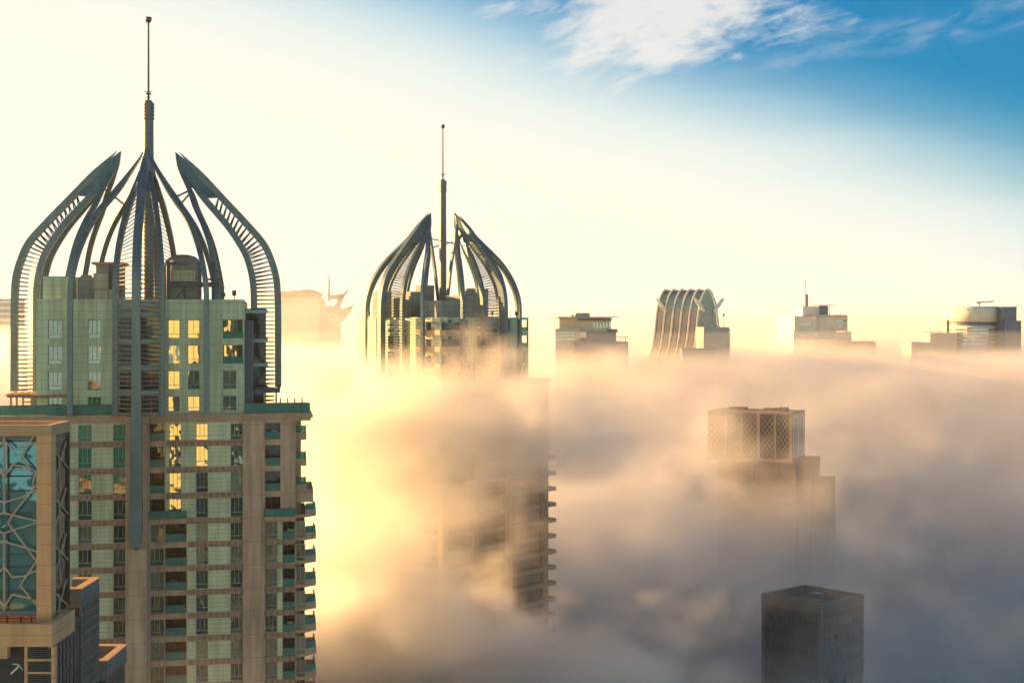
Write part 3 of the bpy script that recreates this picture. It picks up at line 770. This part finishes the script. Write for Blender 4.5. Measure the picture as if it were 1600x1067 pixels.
LINES = [[(5, 688), (19, 702), (38, 697), (56, 691)], [(55, 676), (30, 714), (56, 744)], [(5, 745), (19, 726), (36, 729), (56, 740)], [(53, 742), (50, 759)],
         [(56, 757), (18, 805), (11, 817), (41, 857), (56, 877)], [(5, 785), (33, 777), (56, 766)], [(2, 801), (56, 814)], [(6, 833), (17, 829), (56, 817)],
         [(0, 845), (40, 856), (56, 862)], [(5, 885), (18, 902), (38, 900), (56, 891)], [(56, 877), (30, 915), (56, 946)], [(6, 947), (18, 929), (38, 933), (56, 940)],
         [(5, 672), (5, 800)], [(5, 833), (5, 955)]]
lt = MB(); n_ = 0
for ln in LINES:
    for mir in (0, 1):
        if mir and len(ln) == 2 and ln[0][0] == ln[1][0] == 5: continue
        for p, q in zip(ln, ln[1:]):
            f = lambda a: (Xat(10-a[0] if mir else a[0], YN), YN+.22+.012*(n_ % 5), Zat(a[1], YN))
            lt.bar(f(p), f(q), .135, .16); n_ += 1
lt.build('star_lattice', M['lattice'], tn)
sf = MB(); sf.box(XR-.35, XR-.2, YN+1.3, YB-.3, Zat(955, 133), zt-1.0); so_ = sf.build('side_glazing', M['navy_glass'], tn)
b = MB(); b.box(XR-.2, XR, YB-.35, YB, Zat(955, 133), zt-1.0); b.box(XR-.2, XR-.02, YN+1.32, YN+1.5, Zat(955, 133), zt-1.0); b.build('side_frame', M['navy'], tn)
b = MB()
for k in range(5):
    z0 = zt-2.6-4.35*k
    b.bar((XR-.1, YN+1.4, z0), (XR-.1, YB-.3, z0-1.9), .12); b.bar((XR-.08, YN+1.6, z0-2.4), (XR-.08, YB-.9, z0+.7), .1); b.bar((XR-.1, YN+3.1, z0-3.8), (XR-.1, YN+2.5, z0-.2), .09)
b.build('side_lattice', M['lattice'], tn)
# open loggia under the glazing: slim rail, posts and a brace
b = MB(); zl = Zat(975, 126)
for px in (6, 28, 44): b.box(Xat(px, YN)-.07, Xat(px, YN)+.07, YN+.8, YN+.95, zl-1, zb-.5)
b.bar((Xat(-10, YN), YN+.7, zl-.2), (Xat(56, YN), YN+.7, Zat(962, YN)), .2); b.box(X0, c0, YN+.6, YN+.68, Zat(968, YN)-.04, Zat(968, YN)+.04)
b.build('loggia_rail', M['navy'], tn)
b = MB(); b.box(X0, XR-.7, YB-.6, YB-.3, zl-2, zb-.45); b.build('back_wall', M['panel'], tn)
# stepped blocks below
XA = -40.75
b = MB(); b.box(X0, XA, 126, 126.6, Zat(1010, 126), zl); b.box(XA-.6, XA, 126.6, 132.6, Zat(1010, 126), zl+.02); b.box(X0, XA-.6, 132, 132.6, Zat(1010, 126), zl)
b.box(X0, Xat(12, 126), 125.9, 126.7, Zat(1028, 126), Zat(1010, 126)-.01)
for p0, p1 in ((38, 42.5), (80, 85)): b.box(Xat(p0, 126), Xat(p1, 126), 126, 126.7, -46, Zat(1010, 126)-.01)
for py in (1031, 1051, 1071, 1091): b.box(Xat(42.5, 126), Xat(80, 126), 126.02, 126.5, Zat(py+1.6, 126), Zat(py-1.6, 126))
b.build('parapet_wall', M['peach'], tn)
b = MB(); b.box(X0, XA-.05, 126.6, 132, zl-1.3, zl-1.1); b.build('roof', M['roof'], tn)
b = MB(); b.box(X0, XA-.62, 128, 141, -CAMZ, zl-1.32); b.box(X0, -43.6, 132.6, 141, -CAMZ, -28.5); b.build('shaft', M['navy'], tn)
b = MB()
for k in range(34):
    z = Zat(1014, 126)-.17*k-.1
    b.box(Xat(42.5, 126), Xat(80, 126), 126.12, 126.4, z-.06, z)
b.build('louvre', M['slat'], tn)
b = MB(); b.box(XA-.6, XA-.1, 126.7, 132.6, -46, Zat(1010, 126)-.02); sw = b.build('side_wall', M['grey_wall'], tn)
b = MB()
for k in range(12):
    z = Zat(1014, 126)-.95*k; b.box(XA-.1, XA-.02, 126.9, 132.5, z-.22, z)
for k in range(6): y = 127+1.05*k; b.box(XA-.1, XA+.01, y, y+.2, -46, Zat(1012, 126))
b.build('side_grille', M['navy'], sw)
b = MB(); x, y = Xat(24, 126.6), 126.9
b.bar((x-.5, y, Zat(1056, 126)), (x+.1, y, Zat(1046, 126)), .16, .12); b.bar((x-.35, y-.02, Zat(1040.5, 126)), (x+.15, y-.02, Zat(1041, 126)), .08); b.bar((x+.15, y-.02, Zat(1041, 126)), (x+.55, y-.02, Zat(1050, 126)), .07); b.bar((x+.12, y-.01, Zat(1048, 126)), (x+.16, y-.01, Zat(1041, 126)), .09)
b.build('white_bracket', M['white'], tn)
def step_block(x0, x1, y0, y1, zt_, name_side, dark_from):
    b = MB(); t = .75
    b.box(x0, x1, y0, y0+t, zt_-1.7, zt_); b.box(x0, x1, y1-t, y1, zt_-1.7, zt_); b.box(x1-t, x1, y0+t, y1-t, zt_-1.7, zt_)
    b.build('parapet', M['grey_wall'], tn)
    b = MB(); b.box(x0, x1+.06, y0-.06, y0+t, zt_+.004, zt_+.12); b.box(x0, x1+.06, y1-t, y1+.05, zt_+.004, zt_+.12); b.box(x1-t, x1+.06, y0+t, y1-t, zt_+.004, zt_+.12)
    b.build('coping', M['peach_top'], tn)
    b = MB(); b.box(x0, x1-t, y0+t, y1-t, zt_-1.6, zt_-1.4); b.build('roof', M['roof'], tn)
    b = MB(); b.box(x0, x1-.25, y0+.3, y1, -CAMZ, zt_-1.71); b.build('shaft', M['navy'], tn)
x1 = -41.2; step_block(-43.7, x1, 136, 142, Zat(921, 136), 'side', 0)
b = MB()
for k in range(14):
    z = Zat(948, 136)-.92*k; b.box(x1-.24, x1-.05, 136.35, 141.9, z-.12, z+.12)
for k in range(9): y = 136.3+.69*k; b.box(x1-.24, x1, y, y+.14, -46, Zat(938, 136))
sg = b.build('side_grille', M['grey_wall'], tn)
b = MB(); b.box(x1-.25, x1-.2, 136.35, 141.9, -46, Zat(938, 136)); b.build('side_glazing', M['navy_glass'], sg)
for k in range(6):
    z = Zat(977, 136)-.96*k; b = MB()
    b.box(Xat(110, 136), Xat(123.5, 136), 135.95, 136.28, z-.07, z); b.box(Xat(110, 136), Xat(123.5, 136), 135.95, 136.28, z-.7, z-.64)
    for j in range(4): b.box(Xat(110.5, 136), Xat(123, 136), 136.0, 136.25, z-.2-.12*j, z-.14-.12*j)
    b.build('vent_box', M['peach_top'], tn)
step_block(-43.7, -40.7, 143, 150.2, Zat(1033, 143), 'side', 0)
b = MB()
for k in range(8): b.box(-43.7, -40.68, 142.95, 143.28, Zat(1045, 143)-.9*k-.3, Zat(1045, 143)-.9*k)
b.build('louvre', M['grey_wall'], tn)

# ------------------------------------------------------------------ towers out in the fog
M['far_stone'] = surf('far_stone', (.62, .50, .36), .85, .1, .15, (3.4, 0), .1)
M['far_pale'] = surf('far_pale', (.74, .66, .52), .8, .08, .15, (3.4, 4))
M['far_blue'] = surf('far_blue_cladding', (.06, .13, .18), .5, .12, .2, (3.4, 0))
M['far_grey'] = surf('far_grey', (.34, .35, .31), .7, .1, .2, (3.4, 0))
M['far_glass'] = glass('far_glass', (.02, .05, .07), (.06, .1, .11), .4, .05, .3, False)
M['far_white'] = surf('far_white_rib', (.74, .68, .56), .6, .05)
M['lilac'] = surf('fogbound_stone', (.20, .16, .135), .85, .12, .2, (3.4, 0), .15)
M['screen_stone'] = surf('screen_stone', (.19, .15, .12), .8, .12, .3)
M['vault_glass'] = glass('vault_glass', (.012, .06, .075), (.02, .08, .09), .14, .05, .3, False)
M['vault_panel'] = surf('vault_panel', (.36, .32, .28), .5, .15, .12, (3.4, 0), .2)
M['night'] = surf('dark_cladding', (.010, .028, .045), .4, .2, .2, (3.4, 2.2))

def bands(parent, x0, x1, y0, y1, z0, z1, step=3.4, h=1.5, mat='far_glass', name='window_band'):
    """ribbon windows standing a touch proud of a wall, one mesh per floor"""
    z = z1
    while z-h > z0:
        b = MB(); b.box(x0-.04, x1+.04, y0-.04, y1+.04, z-h, z); b.build(name, M[mat], parent); z -= step

# flared-roof tower with a spire, palest of all
Y = 900; X = lambda p: Xat(p, 900); Z = lambda p: Zat(p, 900)
ta = thing('spired_tower', 'palest far tower in the haze with a flared roof, thin spire and wing-like fins', 'tower', (X(495), Y, 0))
ox = X(495)
def rel(p): return X(p)-ox
b = MB(); b.box(rel(444), rel(503), -12, 18, -CAMZ, Z(471)); b.box(rel(437), rel(500), -14, 20, Z(470.9), Z(465.3)); b.build('wall', M['far_stone'], ta)
b = MB(); b.prism([(rel(444), -13), (rel(495), -13), (rel(495), 18), (rel(444), 18)], Z(465.2), Z(458.5), 0, [(rel(439), -17), (rel(499), -17), (rel(499), 20), (rel(439), 20)])
b.hexa([(rel(439), -17, Z(458.4)), (rel(497), -17, Z(458.4)), (rel(497), 20, Z(458.4)), (rel(439), 20, Z(458.4))], [(rel(445), -14, Z(456)), (rel(487), -14, Z(453)), (rel(487), 16, Z(453)), (rel(445), 16, Z(456))])
b.build('roof', M['tan_plain'], ta)
b = MB(); b.cyl(rel(514), 0, .9, .12, Z(470), Z(427), 10); b.build('spire', M['tan_plain'], ta)
b = MB(); b.box(rel(499), rel(530), -9, 10, -CAMZ, Z(478)); b.cyl(rel(519), -6, 5.6, 2.6, Z(498), Z(488), 18); b.cyl(rel(519), -6, 2.6, 4.0, Z(487.9), Z(485), 18); b.build('drum', M['far_grey'], ta)
for pts in ([(524, 478), (529, 466), (545, 452), (537, 465), (531, 478)], [(528, 502), (533, 484), (553, 476), (548, 485), (541, 497), (536, 503)], [(513, 468), (513, 462), (538, 459), (534, 467)]):
    b = MB(); r0 = [(rel(p), -1.5, Z(q)) for p, q in pts]; r1 = [(rel(p), 1.5, Z(q)) for p, q in pts]
    b.hexa(r0, r1); b.build('fin', M['far_stone'], ta)

# tower with thin overhanging roof
Y = 650; ox = Xat(910, 650); rel = lambda p: Xat(p, 650)-ox; Z = lambda p: Zat(p, 650)
tb = thing('terraced_tower', 'stepped far tower with a thin overhanging roof slab and blue shaded lower terrace', 'tower', (ox, Y, 0), R(10))
b = MB(); b.box(rel(867), rel(949), -8, 12, -CAMZ, Z(497.5)); b.box(rel(858), rel(897), -12, 9, -CAMZ, Z(513)); b.build('wall', M['far_stone'], tb)
b = MB(); b.box(rel(861), rel(957), -13, 15, Z(496.4), Z(495)); b.box(rel(866), rel(950), -10, 13, Z(497.4), Z(496.4)); b.build('roof', M['far_grey'], tb)
b = MB(); b.box(rel(897), rel(919.5), -3, 6, Z(494.9), Z(489)); b.box(rel(890), rel(894), -3, 0, Z(494.9), Z(491.5)); b.build('plant_room', M['far_grey'], tb)
b = MB(); b.box(rel(896.5), rel(950), -8.3, -8.01, Z(501), Z(498)); b.build('fascia', M['far_blue'], tb)
b = MB(); b.box(rel(887), rel(970.5), -15, 4, -CAMZ, Z(533)); b.box(rel(903), rel(955), -11, 2, Z(533.01), Z(519)); b.box(rel(944), rel(958.5), -9.5, 3, Z(519), Z(514)); b.build('lower_wall', M['far_blue'], tb)
for px in range(921, 947, 5): b = MB(); b.box(rel(px), rel(px+2.6), -8.2, -8.01, Z(512), Z(504)); b.build('window', M['far_glass'], tb)
for z_ in (518, 523, 528): b = MB(); b.box(rel(859), rel(888), -12.2, -12.01, Z(z_+2), Z(z_)); b.build('window_band', M['far_glass'], tb)
b = MB(); b.box(rel(897), rel(907), -11.6, -11.01, Z(527), Z(518)); b.build('bay', M['far_white'], tb)
b = MB(); b.box(rel(959), rel(974), -13, -5, Z(526.8), Z(526))
for px in (961.5, 968.5): b.box(rel(px), rel(px+.8), -12, -11.6, Z(533), Z(526.8))
b.build('pergola', M['far_blue'], tb)

# ogive hall tower: an arch profile swept back, white ribs across its glass
Y = 700; ox = Xat(1105, 700); rel = lambda p: Xat(p, 700)-ox; Z = lambda p: Zat(p, 700)
tcn = thing('arched_tower', 'far tower shaped like a long pointed arch with white ribs and horned ends', 'tower', (ox, Y, 0))
prof = [(-9.0, 566), (-6.6, 540), (-5.7, 520), (-5.2, 505), (-4.7, 490), (-4.1, 477), (-3.1, 466), (-1.9, 457), (-.9, 453), (0, 451.8), (.9, 453), (1.9, 457), (3.1, 466), (4.1, 477), (4.7, 490), (5.2, 505), (5.7, 520), (6.6, 540), (9.0, 566)]
dv = Vector((-19.6, 9.0, 0))       # the hall runs back to the left
def arch(k, sc, y0=0): return [(dv.x*k+a*sc, dv.y*k+y0, Z(q)-(1-sc)*6) for a, q in prof]
b = MB()
A, B = arch(0, .93), arch(1, .93); n = len(A)
for i in range(n-1): b.face([A[i], A[i+1], B[i+1], B[i]])
b.face(list(reversed(B))); b.face(A)
b.build('glass_vault', M['vault_glass'], tcn)
b = MB(); b.box(-26, 8.2, -1, 12, -CAMZ, Z(566)); b.build('lower_shaft', M['far_stone'], tcn)
for i in range(6):
    k = i/5-.01; b = MB(); a = arch(k, 1.0, -.25)
    b.sweep(a, .9, .8, (0, 1, 0)); b.build('rib', M['far_white'], tcn)
# pale cladding between the ribs below the vault glazing, in strips
for i in range(5):
    b = MB(); k0, k1 = i/5+.035, (i+1)/5-.055
    pa = [(-9.0, 566), (-6.6, 540), (-5.7, 520), (-5.2, 505), (-4.75, 491), (-4.35, 483)]
    L0 = [(dv.x*k0+a-.02, dv.y*k0, Z(q)) for a, q in pa]; L1 = [(dv.x*k1+a-.02, dv.y*k1, Z(q)) for a, q in pa]
    for j in range(len(pa)-1): b.face([L0[j], L0[j+1], L1[j+1], L1[j]])
    b.build('facade_panel', M['vault_panel'], tcn)
for px, s_ in ((1122, 1), (1093, -1), (1036, -1)):
    b = MB(); x = rel(px); y = -1.5 if px > 1050 else 7
    b.sweep([(x-2.2*s_, y, Z(487)), (x, y, Z(477)), (x+1.6*s_, y, Z(470)), (x+2.6*s_, y, Z(465.5))], [1.2, 1.8, 1.5, .4], [1.2, 1.2, 1.0, .4], (1, 0, 0)); b.build('horn', M['far_white'], tcn)
b = MB()
for px in (1099, 1113): b.box(rel(px), rel(px+3.2), -1.2, -.3, Z(505), Z(480))
b.box(rel(1097), rel(1118), -1.6, -.3, Z(508), Z(495)); b.build('portal', M['far_grey'], tcn)
b = MB(); xc = rel(1105)
b.prism([(rel(1079), -3), (rel(1085), -7), (rel(1095), -9), (rel(1136), -9), (rel(1136), 10), (rel(1079), 10)], -CAMZ, Z(511), 0, [(rel(1087), -2), (rel(1090), -6), (rel(1096), -8.5), (rel(1136), -8.5), (rel(1136), 10), (rel(1087), 10)])
b.build('podium', M['far_grey'], tcn)
b = MB(); b.box(rel(1061), rel(1110), -13, -3, -CAMZ, Z(547)); b.box(rel(1060), rel(1111), -13.3, -3, Z(546.9), Z(543.5)); b.build('terrace', M['far_blue'], tcn)
b = MB()
for q in (515, 521, 527, 533, 539): b.box(rel(1135.9), rel(1138.6), -8, 4, Z(q+1.6), Z(q))
b.build('balcony', M['far_grey'], tcn)
b = MB(); b.cyl(rel(1129), -4, .12, .1, Z(511), Z(494), 8); b.box(rel(1127.8), rel(1130.2), -4.4, -3.6, Z(494), Z(490)); b.build('lamp_mast', M['frame_dark'], tcn)

# twin-step tower with a lattice mast
Y = 800; ox = Xat(1280, 800); rel = lambda p: Xat(p, 800)-ox; Z = lambda p: Zat(p, 800)
td = thing('masted_tower', 'cream stepped far tower with a thin mast and small blue box on top', 'tower', (ox, Y, 0), R(14))
b = MB(); b.box(rel(1226), rel(1263), -9, 14, -CAMZ, Z(494)); b.box(rel(1262), rel(1320), -6, 15, -CAMZ, Z(492)); b.box(rel(1320), rel(1328), -5, 12, -CAMZ, Z(518)); b.box(rel(1248), rel(1291), -3, 9, Z(493), Z(479)); b.box(rel(1222), rel(1263), -11, 4, -CAMZ, Z(516)); b.build('wall', M['far_pale'], td)
b = MB(); b.box(rel(1276), rel(1290), -3.6, -3.01, Z(494), Z(478)); b.box(rel(1276), rel(1290), -3.6, 4, Z(478.9), Z(477.5)); b.build('plant_room', M['far_blue'], td)
b = MB(); b.box(rel(1264), rel(1317), -6.8, -6.01, Z(496), Z(492.5)); b.box(rel(1327), rel(1360), -12, 8, -CAMZ, Z(535)); b.box(rel(1326), rel(1358), -12.5, -3, Z(534.9), Z(533)); b.build('side_wing', M['far_stone'], td)
for a, c, q in ((1266, 1280, 518), (1266, 1280, 523), (1300, 1318, 500), (1300, 1318, 508), (1300, 1318, 516), (1232, 1254, 505), (1232, 1254, 519)): b = MB(); b.box(rel(a), rel(c), -6.3 if a > 1262 else (-11.2 if q > 516 else -9.2), -5, Z(q+3), Z(q)); b.build('window_band', M['far_glass'], td)
b = MB(); b.cyl(rel(1258.5), 0, .8, .8, Z(480), Z(460), 8); b.cyl(rel(1256.3), 0, .16, .12, Z(479), Z(437), 8); b.cyl(rel(1294.5), -2, .16, .12, Z(493), Z(473), 8); b.box(rel(1266), rel(1304), -2.1, -1.9, Z(476.6), Z(476)); b.build('mast', M['frame_dark'], td)

# round-topped tower
Y = 750; ox = Xat(1520, 750); rel = lambda p: Xat(p, 750)-ox; Z = lambda p: Zat(p, 750)
te = thing('drum_tower', 'far tower crowned by a pale round drum with a cradle crane on top', 'tower', (ox, Y, 0))
cx = rel(1526); r = (rel(1568)-rel(1482))/2
b = MB(); b.cyl(cx, 8, r, r, Z(503), Z(479), 40); b.build('drum', M['far_pale'], te, smooth=True)
b = MB(); b.cyl(cx, 8, r-1.5, r-1.5, Z(509), Z(502.9), 40); b.build('recess', M['far_blue'], te)
b = MB(); b.cyl(cx, 8, r-.6, r-.6, -CAMZ, Z(509), 40)
b.build('wall', M['far_pale'], te, smooth=True)
for q in (514, 519, 524, 530, 536):
    b = MB(); b.cyl(cx, 8, r-.45, r-.45, Z(q+2), Z(q), 40); b.build('window_band', M['far_glass'], te)
b = MB(); b.box(rel(1556), rel(1580), -8, 14, -CAMZ, Z(479.5)); b.box(rel(1579.5), rel(1580.5), -8.2, -7.6, Z(479.4), Z(477.5)); b.box(rel(1560), rel(1584), -11, 9, -CAMZ, Z(501)); b.build('side_block', M['far_blue'], te)
b = MB(); b.box(rel(1448), rel(1490), -6, 12, -CAMZ, Z(520)); b.box(rel(1417), rel(1456), -8, 10, -CAMZ, Z(534)); b.build('low_wing', M['far_stone'], te)
b = MB(); b.box(rel(1525), rel(1532), -1, 1, Z(474), Z(471.5)); b.box(rel(1529), rel(1530.5), -.3, .3, Z(479), Z(473.9)); b.bar((rel(1530), 0, Z(472.4)), (rel(1553), 0, Z(470.8)), .55); b.build('cradle_crane', M['tan_plain'], te)
b = MB(); b.cyl(rel(1479), -2, .75, .7, Z(520), Z(500), 10); b.cyl(rel(1478), -2, .18, .12, Z(500), Z(477), 8); b.bar((rel(1440), -2, Z(518)), (rel(1471), -2, Z(518)), .22); b.build('mast', M['frame_dark'], te)

# faint slab at the far left
tf = thing('slab_tower', 'faint flat-topped block in the haze at the left edge', 'building', (Xat(8, 950), 950, 0))
b = MB(); b.box(-14, 7, 0, 18, -CAMZ, Zat(467, 950)); b.build('wall', M['far_stone'], tf)
bands(tf, -14, 7, 0, 18, -20, Zat(470, 950), 4, 1.6)

# ------------------------------------------------------------------ two towers deep in the fog on the right
tg = thing('screened_tower', 'fogbound tower whose box top is screened by white-framed lattice panels', 'tower', (71+3.3, 425.5+7.1, 0), R(-25))
h = 13.0; zg, zk = -27.4, -41.2
b = MB(); b.box(-h, h, -7.8, 7.8, zg-.6, zg); b.box(-h-.2, h+.2, -8, 8, zk-1, zk); b.build('cornice', M['lilac'], tg)
b = MB(); b.box(-h+1, h-1, -6.8, 6.8, zk, zg-.6); b.build('core', M['navy'], tg)
xs = [-h, -h+5.4, -h+15.8, h-.9]
for x, w_, y in [(q, .9, -7.8) for q in (-h, -h+5.2, -h+15.3, h-.9)]+[(q, .9, 6.9) for q in (-h, -h+5.2, -h+15.3, h-.9)]+[(-h+10.4, .45, -7.7), (-h+20.6, .45, -7.7)]:
    b = MB(); b.box(x, x+w_, y, y+min(w_, .9), zk, zg-.6); b.build('column', M['screen_stone'], tg)
for x, y, a, c in ((-8, -2, 5, 2.0), (2, 1, 3.5, 1.4), (7.5, -3, 2.4, 2.6)):
    b = MB(); b.box(x, x+a, y, y+3.4, zg, zg+c*.45); b.build('roof_plant', M['lilac'], tg)
for a, c in ((-h+.9, -h+5.2), (-h+6.1, -h+10.4), (-h+10.85, -h+15.3), (-h+16.2, -h+20.6), (-h+21.05, h-.9)):
    b = MB(); n1 = 3; w_ = (c-a)/n1
    for k in range(-7, n1+1):
        for sgn in (1, -1):
            z = zg-.6
            x0 = a+k*w_ if sgn > 0 else c-k*w_
            x1_ = x0+sgn*7*w_
            # clip each diagonal to the panel
            t0 = max(0, ((a if sgn > 0 else c)-x0)/(x1_-x0)); t1_ = min(1, ((c if sgn > 0 else a)-x0)/(x1_-x0))
            if t1_-t0 < .05: continue
            H = zg-.6-zk
            b.bar((x0+(x1_-x0)*t0, -7.4+.03*sgn, z-H*t0), (x0+(x1_-x0)*t1_, -7.4+.03*sgn, z-H*t1_), .26, .2)
    b.build('lattice_panel', M['screen_stone'], tg)
b = MB(); b.box(h-.7, h, -6.9, 6.9, zk, zg-.6); b.build('side_wall', M['far_grey'], tg)
b = MB(); b.box(h-.01, h+.05, -5.5, -1, zk+1, zg-2); b.box(h-.01, h+.05, .6, 5.5, zk+1, zg-2); b.build('side_panel', M['far_blue'], tg)
b = MB(); b.box(-h+3, h+.8, -7, 8, -CAMZ, zk-1.01); b.build('wall', M['lilac'], tg)
b = MB(); b.box(h+.81, h+4.6, -5, 8, -CAMZ, zk-.2); b.box(h+4.61, h+9, -3, 9, -CAMZ, Zat(751, 420)); b.box(h+2.4, h+3.3, -4, -3.4, zk-.19, zk+.4); b.build('stair_shaft', M['lilac'], tg)
for i in range(8):
    for a, c in ((-8, -5), (-3.5, -.5), (1, 4), (5.5, 8.5)): window(tg, (a+c)/2, -7.04, zk-5-3.4*i, zk-2.8-3.4*i, c-a, 0, 0, 2, 'glass_dark', 'frame_dark')

th = thing('dark_tower', 'dark flat-topped tower with a raised rim, deepest in the blue fog', 'tower', (71.7, 330, 0), R(42))
s_ = 17.3; zh = -65.8     # near corner at the origin: right face along +x, left face along +y
b = MB(); t = .9
b.box(0, s_, 0, t, zh-2.6, zh); b.box(0, s_, s_-t, s_, zh-2.6, zh); b.box(0, t, t, s_-t, zh-2.6, zh); b.box(s_-t, s_, t, s_-t, zh-2.6, zh); b.build('parapet', M['slat'], th)
b = MB(); b.box(t, s_-t, t, s_-t, zh-2.5, zh-2.2); b.build('roof', M['night'], th)
b = MB(); b.box(.3, s_-.3, .3, s_-.3, -CAMZ, zh-2.61); b.build('wall', M['night'], th)
for x, y in ((0, 0), (s_-.7, 0), (0, s_-.7)):
    b = MB(); b.box(x, x+.7, y, y+.7, -CAMZ, zh-2.62); b.build('corner_column', M['slat'], th)
for i in range(9):
    z = zh-4.2-3.6*i
    for k in range(5):
        a, c = 1.1+3.1*k, 3.7+3.1*k
        window(th, (a+c)/2, .16, z-2.2, z, c-a, 0, .3, 2, 'glass_dark', 'frame_dark')
        window(th, .16, (a+c)/2, z-2.2, z, c-a, R(-90), .3, 2, 'glass_dark', 'frame_dark')
for x, y, a, c in ((3, 4, 4.5, 1.5), (9.5, 8, 3, 2.0), (5, 11, 2.2, 1.1)):
    b = MB(); b.box(x, x+a, y, y+2.6, zh-2.19, zh-2.2+c); b.build('roof_plant', M['slat'], th)

# sunlit tower behind the viewpoint: it is what the bright windows mirror
tr = thing('stone_tower', 'sunlit cream tower behind the viewpoint, mirrored in the bright windows', 'tower', (-4, -120, 0), R(180-38))
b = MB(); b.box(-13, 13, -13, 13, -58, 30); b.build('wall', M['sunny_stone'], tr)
b = MB(); b.box(-12.6, 12.6, -12.6, 12.6, -CAMZ, -58.01); b.build('lower_wall', M['night'], tr)  # dark colour stands for shade on the lower part of this wall
for i in range(20):
    z = 27-4.2*i
    b = MB(); b.box(-11.5, 11.5, -13.1, -12.9, z-1.9, z); b.build('window_band', M['navy'], tr)
for x in (-7.5, 0, 7.5): b = MB(); b.box(x-.9, x+.9, -13.6, -13.11, -57, 29); b.build('pier', M['sunny_stone'], tr)
gm = surf('ground', (.10, .10, .095), .9, .3, .02)
b = MB(); b.face([(-7000, -1500, 0), (7000, -1500, 0), (7000, 9000, 0), (-7000, 9000, 0)])
g_ = b.build('ground', gm, zoff=0); g_['kind'] = 'structure'; g_['label'] = 'city ground far below the fog'; g_['category'] = 'ground'
